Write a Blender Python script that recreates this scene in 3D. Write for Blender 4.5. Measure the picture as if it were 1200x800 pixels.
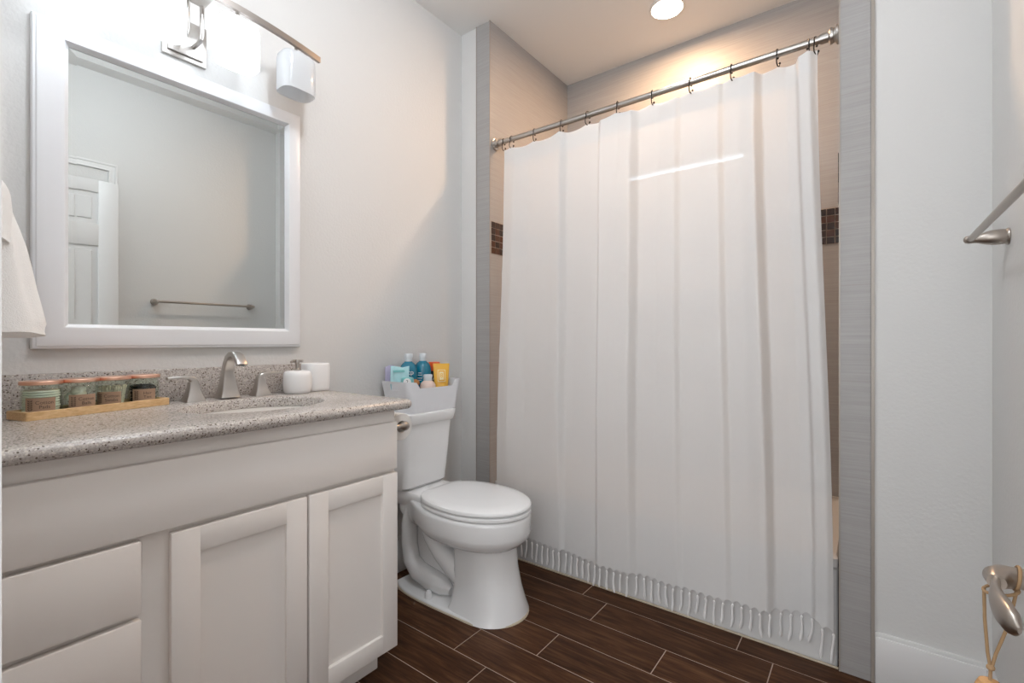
import bpy, bmesh, math, random
from mathutils import Vector, Matrix
random.seed(7)
PI = math.pi
SC = bpy.context.scene
for o in list(bpy.data.objects):
    bpy.data.objects.remove(o)
COL = SC.collection

# ------------------------------------------------------------------ camera, world, exposure, big lights
cam = bpy.data.cameras.new('camera')
cam.sensor_width = 36.0
cam.lens = 555.7 / 1200.0 * 36.0
cam.clip_start = 0.02
camo = bpy.data.objects.new('camera', cam)
COL.objects.link(camo)
camo.location = (1.77, 0.0, 1.08)
camo.rotation_euler = (PI / 2, 0, math.atan2(419, 555.7))
SC.camera = camo

W = bpy.data.worlds.new('world')
SC.world = W
W.use_nodes = True
W.node_tree.nodes['Background'].inputs[0].default_value = (1.0, 0.97, 0.94, 1)
W.node_tree.nodes['Background'].inputs[1].default_value = 0.8

SC.view_settings.view_transform = 'Standard'
SC.view_settings.look = 'None'
SC.view_settings.gamma = 1.0
SC.view_settings.use_curve_mapping = False
SC.view_settings.exposure = 0.27


def area(name, loc, target, sx, sy, watts, color):
    l = bpy.data.lights.new(name, 'AREA')
    l.shape = 'RECTANGLE'
    l.size = sx
    l.size_y = sy
    l.energy = watts
    l.color = color
    o = bpy.data.objects.new(name, l)
    COL.objects.link(o)
    o.location = loc
    d = Vector(target) - Vector(loc)
    o.rotation_euler = d.to_track_quat('-Z', 'Y').to_euler()
    return o


# daylight of the hall that falls in through the open doorway behind the camera
area('hall_daylight', (1.62, -1.0, 1.45), (0.75, 0.9, 0.7), 1.3, 1.9, 21, (0.90, 0.95, 1.0))
# warm recessed lamp in the shower
area('shower_lamp_light', (0.965, 2.31, 2.715), (0.965, 2.311, 0.0), 0.12, 0.12, 13.5, (1.0, 0.62, 0.35))

# ------------------------------------------------------------------ materials


def nt(m):
    return m.node_tree.nodes, m.node_tree.links


def mat(name, col, rough=0.5, metal=0.0, spec=0.5, coat=0.0, trans=0.0, ior=1.45, alpha=1.0, sss=0.0):
    m = bpy.data.materials.new(name)
    m.use_nodes = True
    b = m.node_tree.nodes['Principled BSDF']
    b.inputs['Base Color'].default_value = (*col, 1)
    b.inputs['Roughness'].default_value = rough
    b.inputs['Metallic'].default_value = metal
    b.inputs['Specular IOR Level'].default_value = spec
    b.inputs['Coat Weight'].default_value = coat
    b.inputs['Coat Roughness'].default_value = 0.06
    b.inputs['Transmission Weight'].default_value = trans
    b.inputs['IOR'].default_value = ior
    return m


def noise_bump(m, scale, strength, dist=0.002, detail=3.0, vec=(1, 1, 1)):
    n, l = nt(m)
    tc = n.new('ShaderNodeTexCoord')
    mp = n.new('ShaderNodeMapping')
    mp.inputs['Scale'].default_value = vec
    no = n.new('ShaderNodeTexNoise')
    no.inputs['Scale'].default_value = scale
    no.inputs['Detail'].default_value = detail
    bu = n.new('ShaderNodeBump')
    bu.inputs['Strength'].default_value = strength
    bu.inputs['Distance'].default_value = dist
    l.new(tc.outputs['Object'], mp.inputs['Vector'])
    l.new(mp.outputs['Vector'], no.inputs['Vector'])
    l.new(no.outputs['Fac'], bu.inputs['Height'])
    l.new(bu.outputs['Normal'], n['Principled BSDF'].inputs['Normal'])
    return mp


def ramp_color(m, fac_socket, stops):
    n, l = nt(m)
    r = n.new('ShaderNodeValToRGB')
    e = r.color_ramp.elements
    while len(e) < len(stops):
        e.new(0.5)
    for i, (p, c) in enumerate(stops):
        e[i].position = p
        e[i].color = (*c, 1)
    l.new(fac_socket, r.inputs['Fac'])
    l.new(r.outputs['Color'], n['Principled BSDF'].inputs['Base Color'])
    return r


M = {}
M['wall'] = mat('wall_paint', (0.67, 0.662, 0.648), 0.62, spec=0.3)
noise_bump(M['wall'], 95, 0.35, 0.0022, 2.0)
M['ceiling'] = mat('ceiling_paint', (0.82, 0.81, 0.795), 0.8, spec=0.2)
noise_bump(M['ceiling'], 80, 0.2, 0.002)
M['trim'] = mat('trim_paint', (0.74, 0.73, 0.72), 0.35)
M['cab'] = mat('cabinet_paint', (0.86, 0.815, 0.775), 0.38)
noise_bump(M['cab'], 40, 0.06, 0.001, 2.0, (1, 1, 6))
M['cabdark'] = mat('cabinet_inside', (0.25, 0.24, 0.23), 0.7)
M['frame'] = mat('mirror_frame_paint', (0.76, 0.77, 0.79), 0.28, coat=0.2)
M['mirror'] = mat('mirror_silver', (0.70, 0.725, 0.715), 0.0, metal=1.0)
M['porcelain'] = mat('porcelain', (0.87, 0.87, 0.87), 0.12, coat=0.5)
M['seat'] = mat('seat_plastic', (0.90, 0.90, 0.90), 0.2, coat=0.2)
M['basin'] = mat('basin_porcelain', (0.93, 0.905, 0.855), 0.12, coat=0.4)
M['caulk'] = mat('yellowed_caulk', (0.55, 0.47, 0.36), 0.6)
M['nickel'] = mat('brushed_nickel', (0.50, 0.475, 0.45), 0.28, metal=1.0)
M['nickel2'] = mat('satin_nickel', (0.42, 0.375, 0.335), 0.32, metal=1.0)
M['bronze'] = mat('light_bar_nickel', (0.36, 0.325, 0.30), 0.35, metal=1.0)
M['chrome'] = mat('chrome', (0.75, 0.75, 0.75), 0.10, metal=1.0)
M['blackmetal'] = mat('black_wire', (0.02, 0.017, 0.015), 0.35, metal=0.3)
M['ceramic'] = mat('white_ceramic', (0.84, 0.84, 0.84), 0.35, coat=0.1)
M['plastic'] = mat('white_plastic', (0.80, 0.81, 0.84), 0.35)
M['cap'] = mat('frosted_cap', (0.72, 0.76, 0.79), 0.3)
M['teal'] = mat('teal_bottle', (0.002, 0.17, 0.27), 0.18, coat=0.6)
M['black'] = mat('black_plastic', (0.012, 0.012, 0.014), 0.3)
M['orange'] = mat('orange_cap', (0.75, 0.10, 0.02), 0.35)
M['yellow'] = mat('yellow_tube', (0.86, 0.47, 0.06), 0.3, coat=0.3)
M['cream'] = mat('cream_print', (0.92, 0.78, 0.45), 0.4)
M['lotion'] = mat('pink_lotion_bottle', (0.75, 0.58, 0.51), 0.2, coat=0.3)
M['aqua'] = mat('aqua_pouch', (0.47, 0.74, 0.78), 0.25, coat=0.3)
M['aqua2'] = mat('mint_pack', (0.20, 0.52, 0.52), 0.3, coat=0.2)
M['lilac'] = mat('lilac_pouch', (0.48, 0.44, 0.60), 0.3, coat=0.2)
M['amber'] = mat('varnished_wood', (0.45, 0.19, 0.05), 0.2, coat=0.5)
M['white'] = mat('white_print', (0.86, 0.86, 0.86), 0.5)
M['ink'] = mat('dark_ink', (0.07, 0.045, 0.03), 0.6)
M['kraft'] = mat('kraft_paper', (0.37, 0.245, 0.165), 0.8)
noise_bump(M['kraft'], 300, 0.1, 0.001)
M['copper'] = mat('rose_gold_lid', (0.88, 0.53, 0.39), 0.28, metal=1.0)
M['paper'] = mat('tissue_paper', (0.82, 0.80, 0.77), 0.9)
M['twine'] = mat('jute_twine', (0.33, 0.21, 0.11), 0.85)
M['tagwood'] = mat('raw_wood_tag', (0.50, 0.28, 0.12), 0.6)
M['cotton'] = mat('cotton_wool', (0.82, 0.86, 0.78), 0.95)
M['swab'] = mat('swab_sticks', (0.85, 0.82, 0.68), 0.9)
M['hairtie'] = mat('black_elastic', (0.008, 0.008, 0.009), 0.6)
M['door'] = mat('door_paint', (0.70, 0.695, 0.69), 0.4)
M['tub'] = mat('tub_acrylic', (0.70, 0.695, 0.69), 0.15, coat=0.4)
M['schluter'] = mat('edge_strip', (0.36, 0.32, 0.28), 0.4, metal=0.2)
M['drain'] = M['chrome']

# bamboo tray
m = M['bamboo'] = mat('bamboo', (0.72, 0.48, 0.24), 0.45)
n, l = nt(m)
mp = noise_bump(m, 30, 0.05, 0.001, 3.0, (20, 1, 20))
no = n.new('ShaderNodeTexNoise'); no.inputs['Scale'].default_value = 12
l.new(mp.outputs['Vector'], no.inputs['Vector'])
ramp_color(m, no.outputs['Fac'], [(0.3, (0.62, 0.39, 0.18)), (0.7, (0.78, 0.55, 0.30))])

# terry cloth
m = M['towel'] = mat('towel_terry', (0.88, 0.87, 0.85), 0.95, spec=0.1)
noise_bump(m, 420, 0.6, 0.002, 2.0)

# clear glass (thin): mostly transparent with fresnel gloss, so that light goes in and out
m = bpy.data.materials.new('jar_glass'); m.use_nodes = True; M['glass'] = m
n, l = nt(m); n.clear()
out = n.new('ShaderNodeOutputMaterial'); mx = n.new('ShaderNodeMixShader')
tr = n.new('ShaderNodeBsdfTransparent'); tr.inputs[0].default_value = (0.955, 0.985, 0.955, 1)
gl = n.new('ShaderNodeBsdfGlossy'); gl.inputs['Roughness'].default_value = 0.03
lw = n.new('ShaderNodeLayerWeight'); lw.inputs[0].default_value = 0.5
pw = n.new('ShaderNodeMath'); pw.operation = 'POWER'; pw.inputs[1].default_value = 4.0
l.new(lw.outputs['Facing'], pw.inputs[0])
fr = n.new('ShaderNodeMath'); fr.operation = 'MULTIPLY_ADD'; fr.inputs[1].default_value = 0.45; fr.inputs[2].default_value = 0.03
l.new(pw.outputs[0], fr.inputs[0])
l.new(fr.outputs[0], mx.inputs[0]); l.new(tr.outputs[0], mx.inputs[1]); l.new(gl.outputs[0], mx.inputs[2])
l.new(mx.outputs[0], out.inputs[0])

# speckled quartz worktop
m = M['quartz'] = mat('speckled_quartz', (0.5, 0.46, 0.42), 0.27, coat=0.08)
n, l = nt(m)
tc = n.new('ShaderNodeTexCoord')
v1 = n.new('ShaderNodeTexVoronoi'); v1.inputs['Scale'].default_value = 330
n1 = n.new('ShaderNodeTexNoise'); n1.inputs['Scale'].default_value = 260; n1.inputs['Detail'].default_value = 4
for q in (v1, n1):
    l.new(tc.outputs['Object'], q.inputs['Vector'])
r1 = n.new('ShaderNodeValToRGB')
e = r1.color_ramp.elements
e[0].position = 0.30; e[0].color = (0.34, 0.30, 0.275, 1)
e[1].position = 0.66; e[1].color = (0.57, 0.535, 0.505, 1)
l.new(n1.outputs['Fac'], r1.inputs['Fac'])
sep = n.new('ShaderNodeSeparateColor'); l.new(v1.outputs['Color'], sep.inputs[0])
gt = n.new('ShaderNodeMath'); gt.operation = 'GREATER_THAN'; gt.inputs[1].default_value = 0.90
l.new(sep.outputs[0], gt.inputs[0])
lt = n.new('ShaderNodeMath'); lt.operation = 'LESS_THAN'; lt.inputs[1].default_value = 0.10
l.new(sep.outputs[1], lt.inputs[0])
mxa = n.new('ShaderNodeMix'); mxa.data_type = 'RGBA'; mxa.inputs[7].default_value = (0.13, 0.10, 0.08, 1)
mxb = n.new('ShaderNodeMix'); mxb.data_type = 'RGBA'; mxb.inputs[7].default_value = (0.64, 0.60, 0.55, 1)
l.new(gt.outputs[0], mxa.inputs[0]); l.new(r1.outputs[0], mxa.inputs[6])
l.new(lt.outputs[0], mxb.inputs[0]); l.new(mxa.outputs[2], mxb.inputs[6])
l.new(mxb.outputs[2], n['Principled BSDF'].inputs['Base Color'])

# wood-look floor plank tile
m = M['plank'] = mat('wood_look_tile', (0.07, 0.035, 0.02), 0.45, spec=0.16)
n, l = nt(m)
tc = n.new('ShaderNodeTexCoord'); at = n.new('ShaderNodeAttribute'); at.attribute_name = 'plank'
mp = n.new('ShaderNodeMapping'); mp.inputs['Scale'].default_value = (2.2, 26, 1)
add = n.new('ShaderNodeVectorMath'); add.operation = 'MULTIPLY_ADD'
add.inputs[1].default_value = (13, 7, 5)
l.new(at.outputs['Color'], add.inputs[0]); l.new(tc.outputs['Object'], add.inputs[2])
l.new(add.outputs[0], mp.inputs['Vector'])
g1 = n.new('ShaderNodeTexNoise'); g1.inputs['Scale'].default_value = 2.4; g1.inputs['Detail'].default_value = 9
g1.inputs['Roughness'].default_value = 0.65; g1.inputs['Distortion'].default_value = 0.7
l.new(mp.outputs[0], g1.inputs['Vector'])
rr = ramp_color(m, g1.outputs['Fac'], [(0.28, (0.026, 0.0095, 0.0035)), (0.5, (0.070, 0.028, 0.0115)), (0.74, (0.15, 0.070, 0.034))])
hs = n.new('ShaderNodeHueSaturation')
sc = n.new('ShaderNodeSeparateColor'); l.new(at.outputs['Color'], sc.inputs[0])
mr = n.new('ShaderNodeMapRange'); mr.inputs['To Min'].default_value = 0.8; mr.inputs['To Max'].default_value = 1.25
l.new(sc.outputs[0], mr.inputs['Value']); l.new(mr.outputs[0], hs.inputs['Value'])
l.new(rr.outputs[0], hs.inputs['Color']); l.new(hs.outputs[0], n['Principled BSDF'].inputs['Base Color'])
bu = n.new('ShaderNodeBump'); bu.inputs['Strength'].default_value = 0.15; bu.inputs['Distance'].default_value = 0.002
l.new(g1.outputs['Fac'], bu.inputs['Height']); l.new(bu.outputs[0], n['Principled BSDF'].inputs['Normal'])
M['grout'] = mat('floor_grout', (0.42, 0.33, 0.27), 0.8)

# linen-look wall tile: fine horizontal threads, joints every 0.31 m
def linen(name, c0, c1, joint=True):
    m = mat(name, c0, 0.42)
    n, l = nt(m)
    tc = n.new('ShaderNodeTexCoord'); mp = n.new('ShaderNodeMapping')
    mp.inputs['Scale'].default_value = (5, 5, 260)
    no = n.new('ShaderNodeTexNoise'); no.inputs['Scale'].default_value = 1.0; no.inputs['Detail'].default_value = 3
    l.new(tc.outputs['Object'], mp.inputs[0]); l.new(mp.outputs[0], no.inputs['Vector'])
    r = ramp_color(m, no.outputs['Fac'], [(0.3, c0), (0.7, c1)])
    if joint:
        sp = n.new('ShaderNodeSeparateXYZ'); l.new(tc.outputs['Object'], sp.inputs[0])
        a = n.new('ShaderNodeMath'); a.operation = 'ADD'; a.inputs[1].default_value = 10 * 0.311 - 0.0175
        l.new(sp.outputs[2], a.inputs[0])
        mo = n.new('ShaderNodeMath'); mo.operation = 'MODULO'; mo.inputs[1].default_value = 0.311
        l.new(a.outputs[0], mo.inputs[0])
        ls = n.new('ShaderNodeMath'); ls.operation = 'LESS_THAN'; ls.inputs[1].default_value = 0.0028
        l.new(mo.outputs[0], ls.inputs[0])
        mx = n.new('ShaderNodeMix'); mx.data_type = 'RGBA'; mx.inputs[7].default_value = (0.33, 0.305, 0.285, 1)
        l.new(ls.outputs[0], mx.inputs[0]); l.new(r.outputs[0], mx.inputs[6])
        l.new(mx.outputs[2], n['Principled BSDF'].inputs['Base Color'])
    bu = n.new('ShaderNodeBump'); bu.inputs['Strength'].default_value = 0.15; bu.inputs['Distance'].default_value = 0.001
    l.new(no.outputs['Fac'], bu.inputs['Height']); l.new(bu.outputs[0], n['Principled BSDF'].inputs['Normal'])
    return m


M['jamb'] = linen('linen_tile', (0.33, 0.315, 0.305), (0.385, 0.37, 0.36))
M['mosaic'] = mat('brown_mosaic', (0.045, 0.018, 0.010), 0.25, coat=0.1)
n, l = nt(M['mosaic'])
geo = n.new('ShaderNodeNewGeometry')
ramp_color(M['mosaic'], geo.outputs['Random Per Island'], [(0.0, (0.012, 0.005, 0.003)), (0.6, (0.035, 0.012, 0.006)), (1.0, (0.075, 0.027, 0.013))])
M['mosaicgrout'] = mat('mosaic_grout', (0.34, 0.28, 0.23), 0.8)

# sheer woven curtain
def cloth(name, col, transl, transp):
    m = bpy.data.materials.new(name); m.use_nodes = True
    n, l = nt(m); n.clear()
    out = n.new('ShaderNodeOutputMaterial')
    d = n.new('ShaderNodeBsdfDiffuse'); d.inputs[0].default_value = (*col, 1)
    t = n.new('ShaderNodeBsdfTranslucent'); t.inputs[0].default_value = (*col, 1)
    tp = n.new('ShaderNodeBsdfTransparent')
    m1 = n.new('ShaderNodeMixShader'); m1.inputs[0].default_value = transl
    m2 = n.new('ShaderNodeMixShader'); m2.inputs[0].default_value = transp
    l.new(d.outputs[0], m1.inputs[1]); l.new(t.outputs[0], m1.inputs[2])
    l.new(m1.outputs[0], m2.inputs[1]); l.new(tp.outputs[0], m2.inputs[2])
    l.new(m2.outputs[0], out.inputs[0])
    tc = n.new('ShaderNodeTexCoord')
    mpp = n.new('ShaderNodeMapping'); mpp.inputs['Scale'].default_value = (160, 160, 40)
    no = n.new('ShaderNodeTexNoise'); no.inputs['Scale'].default_value = 1.0; no.inputs['Detail'].default_value = 4
    n2 = n.new('ShaderNodeTexNoise'); n2.inputs['Scale'].default_value = 9; n2.inputs['Detail'].default_value = 3
    bu = n.new('ShaderNodeBump'); bu.inputs['Strength'].default_value = 0.12; bu.inputs['Distance'].default_value = 0.002
    b2 = n.new('ShaderNodeBump'); b2.inputs['Strength'].default_value = 0.35; b2.inputs['Distance'].default_value = 0.012
    l.new(tc.outputs['Object'], mpp.inputs[0]); l.new(mpp.outputs[0], no.inputs['Vector'])
    l.new(tc.outputs['Object'], n2.inputs['Vector'])
    l.new(no.outputs['Fac'], bu.inputs['Height']); l.new(n2.outputs['Fac'], b2.inputs['Height'])
    l.new(b2.outputs[0], bu.inputs['Normal'])
    l.new(bu.outputs[0], d.inputs['Normal']); l.new(bu.outputs[0], t.inputs['Normal'])
    return m


M['curtain'] = cloth('curtain_cotton', (0.82, 0.815, 0.81), 0.24, 0.09)
M['fringe'] = cloth('curtain_fringe', (0.90, 0.89, 0.88), 0.10, 0.0)


def emis(name, col, strength, base=(0.9, 0.9, 0.9)):
    m = mat(name, base, 0.3)
    b = m.node_tree.nodes['Principled BSDF']
    b.inputs['Emission Color'].default_value = (*col, 1)
    b.inputs['Emission Strength'].default_value = strength
    return m


M['shade_lit'] = emis('lit_opal_glass', (0.85, 0.925, 1.0), 2.4)
M['shade_dim'] = mat('unlit_opal_glass', (0.86, 0.87, 0.88), 0.15, coat=0.5)
n, l = nt(M['shade_dim'])
tl = n.new('ShaderNodeBsdfTranslucent'); tl.inputs[0].default_value = (0.9, 0.92, 0.94, 1)
ms = n.new('ShaderNodeMixShader'); ms.inputs[0].default_value = 0.45
l.new(n['Principled BSDF'].outputs[0], ms.inputs[1]); l.new(tl.outputs[0], ms.inputs[2])
l.new(ms.outputs[0], n['Material Output'].inputs[0])
M['globe'] = emis('fill_globe_glow', (0.86, 0.93, 1.0), 64.0)  # strong glow for the unseen ceiling globe added as room fill
M['can'] = emis('recessed_lens', (1.0, 0.90, 0.76), 14.0)
M['winglass'] = emis('daylit_frosted_glass', (0.80, 0.90, 1.0), 3.2)

# ------------------------------------------------------------------ mesh helpers
BASE = {}


class MB:
    def __init__(s):
        s.bm = bmesh.new()

    def box(s, x0, x1, y0, y1, z0, z1, bev=0.0, seg=2):
        b = bmesh.new()
        bmesh.ops.create_cube(b, size=1.0)
        for v in b.verts:
            v.co = Vector((x0 + (v.co.x + .5) * (x1 - x0), y0 + (v.co.y + .5) * (y1 - y0), z0 + (v.co.z + .5) * (z1 - z0)))
        if bev > 0:
            bmesh.ops.bevel(b, geom=list(b.edges), offset=bev, segments=seg, profile=0.5, affect='EDGES', clamp_overlap=True)
        s.merge(b)
        return s

    def merge(s, b, mtx=None):
        if mtx is not None:
            b.transform(mtx)
        vm = {}
        for v in b.verts:
            vm[v] = s.bm.verts.new(v.co)
        for f in b.faces:
            try:
                s.bm.faces.new([vm[v] for v in f.verts])
            except ValueError:
                pass
        b.free()

    def loft(s, loops, cap0=True, cap1=True, closed=True):
        vs = [[s.bm.verts.new(p) for p in lp] for lp in loops]
        k = len(loops[0])
        rng = range(k) if closed else range(k - 1)
        for a, b in zip(vs[:-1], vs[1:]):
            for i in rng:
                j = (i + 1) % k
                s.bm.faces.new((a[i], a[j], b[j], b[i]))
        if closed and cap0:
            s.bm.faces.new(list(reversed(vs[0])))
        if closed and cap1:
            s.bm.faces.new(vs[-1])
        return vs

    def grid(s, fn, nu, nv, skip=None):
        vs = [[s.bm.verts.new(fn(i, j)) for j in range(nv)] for i in range(nu)]
        for i in range(nu - 1):
            for j in range(nv - 1):
                if skip and skip(i, j):
                    continue
                s.bm.faces.new((vs[i][j], vs[i + 1][j], vs[i + 1][j + 1], vs[i][j + 1]))
        return vs

    def lathe(s, prof, c, n=32, mtx=None):
        """prof: (radius, height) along local z, closed caps at r=0 ends"""
        loops = []
        for r, z in prof:
            r = max(r, 1e-4)
            loops.append([Vector((r * math.cos(2 * PI * i / n), r * math.sin(2 * PI * i / n), z)) for i in range(n)])
        if mtx is not None:
            loops = [[mtx @ p for p in lp] for lp in loops]
        loops = [[p + Vector(c) for p in lp] for lp in loops]
        s.loft(loops)
        return s

    def tube(s, path, r, n=10, cap=True, sx=1.0, up=None):
        path = [Vector(p) for p in path]
        k = len(path)
        rs = r if isinstance(r, (list, tuple)) else [r] * k
        loops = []
        prev = None
        for i, p in enumerate(path):
            t = (path[min(i + 1, k - 1)] - path[max(i - 1, 0)])
            if t.length < 1e-9:
                t = Vector((0, 0, 1))
            t.normalize()
            if prev is None:
                u = Vector(up) if up else (Vector((0, 0, 1)) if abs(t.z) < 0.9 else Vector((1, 0, 0)))
            else:
                u = prev
            u = (u - t * u.dot(t)).normalized()
            w = t.cross(u)
            prev = u
            rr_ = rs[i]
            loops.append([p + u * (rr_ * math.sin(2 * PI * a / n)) + w * (rr_ * sx * math.cos(2 * PI * a / n)) for a in range(n)])
        s.loft(loops, cap, cap)
        return s

    def sphere(s, c, r, sc=(1, 1, 1), n=16):
        b = bmesh.new()
        bmesh.ops.create_uvsphere(b, u_segments=n, v_segments=max(6, n // 2), radius=r)
        for v in b.verts:
            v.co = Vector((v.co.x * sc[0] + c[0], v.co.y * sc[1] + c[1], v.co.z * sc[2] + c[2]))
        s.merge(b)
        return s

    def build(s, name, material, parent=None, ang=38, smooth=True):
        bmesh.ops.recalc_face_normals(s.bm, faces=s.bm.faces)
        base = BASE.get(parent.name, Vector((0, 0, 0))) if parent else Vector((0, 0, 0))
        for v in s.bm.verts:
            v.co -= base
        for f in s.bm.faces:
            f.smooth = smooth
        if smooth:
            lim = math.radians(ang)
            for e in s.bm.edges:
                if len(e.link_faces) == 2:
                    if e.calc_face_angle(0.0) > lim:
                        e.smooth = False
        me = bpy.data.meshes.new(name)
        s.bm.to_mesh(me)
        s.bm.free()
        me.materials.append(material)
        o = bpy.data.objects.new(name, me)
        COL.objects.link(o)
        if parent:
            o.parent = parent
            BASE[o.name] = base
        return o


def thing(name, label, cat, loc, group=None):
    o = bpy.data.objects.new(name, None)
    o.empty_display_size = 0.05
    COL.objects.link(o)
    o.location = loc
    BASE[o.name] = Vector(loc)
    return tag(o, label, cat, group)


def tag(o, label, cat, group=None):
    o['label'] = label
    o['category'] = cat
    if group:
        o['group'] = group
    return o


def struct(o):
    o['kind'] = 'structure'
    return o


def rrect(x0, x1, y0, y1, r, z, n=6):
    """rounded rectangle loop, ccw"""
    pts = []
    for cx, cy, a0 in ((x1 - r, y1 - r, 0), (x0 + r, y1 - r, PI / 2), (x0 + r, y0 + r, PI), (x1 - r, y0 + r, 1.5 * PI)):
        for i in range(n + 1):
            a = a0 + PI / 2 * i / n
            pts.append(Vector((cx + r * math.cos(a), cy + r * math.sin(a), z)))
    return pts


def superell(cx, cy, a, b, e, z, n=36):
    pts = []
    for i in range(n):
        t = 2 * PI * i / n
        c, s_ = math.cos(t), math.sin(t)
        pts.append(Vector((cx + a * math.copysign(abs(c) ** (2 / e), c), cy + b * math.copysign(abs(s_) ** (2 / e), s_), z)))
    return pts


def text(body, size, mtx, material, parent, name='lettering', ext=0.0002):
    cu = bpy.data.curves.new('t', 'FONT')
    cu.body = body
    cu.size = size
    cu.align_x = 'CENTER'
    cu.align_y = 'CENTER'
    cu.extrude = ext
    cu.space_line = 0.95
    o = bpy.data.objects.new('t', cu)
    COL.objects.link(o)
    dg = bpy.context.evaluated_depsgraph_get()
    me = bpy.data.meshes.new_from_object(o.evaluated_get(dg))
    bpy.data.objects.remove(o)
    b = MB()
    t = bmesh.new()
    t.from_mesh(me)
    bpy.data.meshes.remove(me)
    t.transform(mtx)
    b.merge(t)
    return b.build(name, material, parent, smooth=False)


def frame_mtx(origin, right, up):
    r = Vector(right).normalized()
    u = Vector(up)
    u = (u - r * u.dot(r)).normalized()
    w = r.cross(u)
    return Matrix(((r.x, u.x, w.x, origin[0]), (r.y, u.y, w.y, origin[1]), (r.z, u.z, w.z, origin[2]), (0, 0, 0, 1)))


def smoothstep(a, b, x):
    t = max(0.0, min(1.0, (x - a) / (b - a)))
    return t * t * (3 - 2 * t)


def interp(x, pts):
    if x <= pts[0][0]:
        return pts[0][1]
    for (x0, y0), (x1, y1) in zip(pts[:-1], pts[1:]):
        if x <= x1:
            return y0 + (y1 - y0) * (x - x0) / (x1 - x0)
    return pts[-1][1]


# ------------------------------------------------------------------ room shell
XR, YB, ZC, YN = 2.048, 1.893, 2.74, 0.066      # right wall, plane of the shower opening, ceiling, near wall
SX0, SX1, SYB = 0.204, 1.690, 2.675              # inside of the shower

# floor: plank tiles over grout, one mesh each
b = MB(); b.box(-0.1, 2.2, -0.6, 2.0, -0.05, -0.0012)
fl = struct(b.build('floor', M['grout'], smooth=False))
fb = bmesh.new()
lay = fb.loops.layers.color.new('plank')
P, LN, g = 0.1485, 0.607, 0.0016
offs = {0: 0.79, 1: 0.904, 2: 1.201, 3: 0.854, 4: 0.604, 5: 0.753}
for row in range(-1, 16):
    y1 = 1.800 + 0.1485 - row * P
    y0 = y1 - P
    o_ = offs.get(row, random.random())
    st = o_ % LN - 2 * LN
    while st < 2.2:
        x0, x1 = max(st, -0.08), min(st + LN, 2.18)
        if x1 - x0 > 0.02 and y0 > -0.6 and y1 < 2.05:
            c = (random.random(), random.random(), random.random(), 1)
            ch = 0.0010
            lo = [(x0 + g, y0 + g), (x1 - g, y0 + g), (x1 - g, y1 - g), (x0 + g, y1 - g)]
            li = [(x0 + g + ch, y0 + g + ch), (x1 - g - ch, y0 + g + ch), (x1 - g - ch, y1 - g - ch), (x0 + g + ch, y1 - g - ch)]
            v0 = [fb.verts.new((x, y, -0.0025)) for x, y in lo]
            v1 = [fb.verts.new((x, y, -0.0007)) for x, y in lo]
            v2 = [fb.verts.new((x, y, 0.0)) for x, y in li]
            fs = [fb.faces.new(v2)]
            for A, B in ((v0, v1), (v1, v2)):
                for i in range(4):
                    fs.append(fb.faces.new((A[i], A[(i + 1) % 4], B[(i + 1) % 4], B[i])))
            for f in fs:
                for lp in f.loops:
                    lp[lay] = c
        st += LN
me = bpy.data.meshes.new('floor_planks'); fb.to_mesh(me); fb.free(); me.materials.append(M['plank'])
po = bpy.data.objects.new('floor_planks', me); COL.objects.link(po); po.parent = fl

b = MB(); b.box(-0.1, 2.2, -0.12, 2.80, ZC, ZC + 0.08)
struct(b.build('ceiling', M['ceiling'], smooth=False))
b = MB(); b.box(-0.10, 0.0, -0.06, YB + 0.1, -0.05, ZC)
struct(b.build('wall_left', M['wall'], smooth=False))
b = MB(); b.box(XR, XR + 0.10, -0.06, YB + 0.1, -0.05, ZC)
struct(b.build('wall_right', M['wall'], smooth=False))
b = MB(); b.box(1.783, XR, YB, YB + 0.1, -0.05, ZC); b.box(0.0, 0.111, YB, YB + 0.1, -0.05, ZC)
struct(b.build('wall_back', M['wall'], smooth=False))
b = MB(); b.box(0.0, 1.13, -0.06, YN, -0.05, ZC); b.box(1.13, 2.0, -0.06, YN, 2.08, ZC); b.box(2.0, XR, -0.06, YN, -0.05, ZC)
struct(b.build('wall_near', M['wall'], smooth=False))
# shower walls
b = MB(); b.box(0.111, SX0, YB - 0.004, SYB, -0.05, ZC, 0.002)
wl = struct(b.build('wall_shower_left', M['jamb'], smooth=False))
b = MB(); b.box(SX1, 1.774, YB - 0.004, SYB, -0.05, ZC, 0.002)
wr = struct(b.build('wall_shower_right', M['jamb'], smooth=False))
b = MB()
WX0, WX1, WZ0, WZ1 = 0.60, 1.27, 1.35, 2.075
b.box(0.111, WX0, SYB, SYB + 0.1, -0.05, ZC); b.box(WX1, 1.774, SYB, SYB + 0.1, -0.05, ZC)
b.box(WX0, WX1, SYB, SYB + 0.1, WZ1, ZC); b.box(WX0, WX1, SYB, SYB + 0.1, -0.05, WZ0)
wb = struct(b.build('wall_shower_back', M['jamb'], smooth=False))
# metal edge strips where the tile meets the paint
b = MB(); b.box(1.774, 1.783, YB - 0.006, YB + 0.01, 0.0, ZC)
struct(b.build('trim_1', M['schluter'], smooth=False))
b = MB(); b.box(0.1085, 0.1125, YB - 0.006, YB + 0.01, 0.0, ZC)
struct(b.build('trim_2', M['schluter'], smooth=False))
b = MB(); b.box(SX1 - 0.0005, SX1 + 0.004, YB - 0.0065, YB - 0.002, 0.0, ZC); b.box(SX0 - 0.004, SX0 + 0.0005, YB - 0.0065, YB - 0.002, 0.0, ZC)
struct(b.build('trim_3', M['schluter'], smooth=False))

# mosaic accent bands


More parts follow.
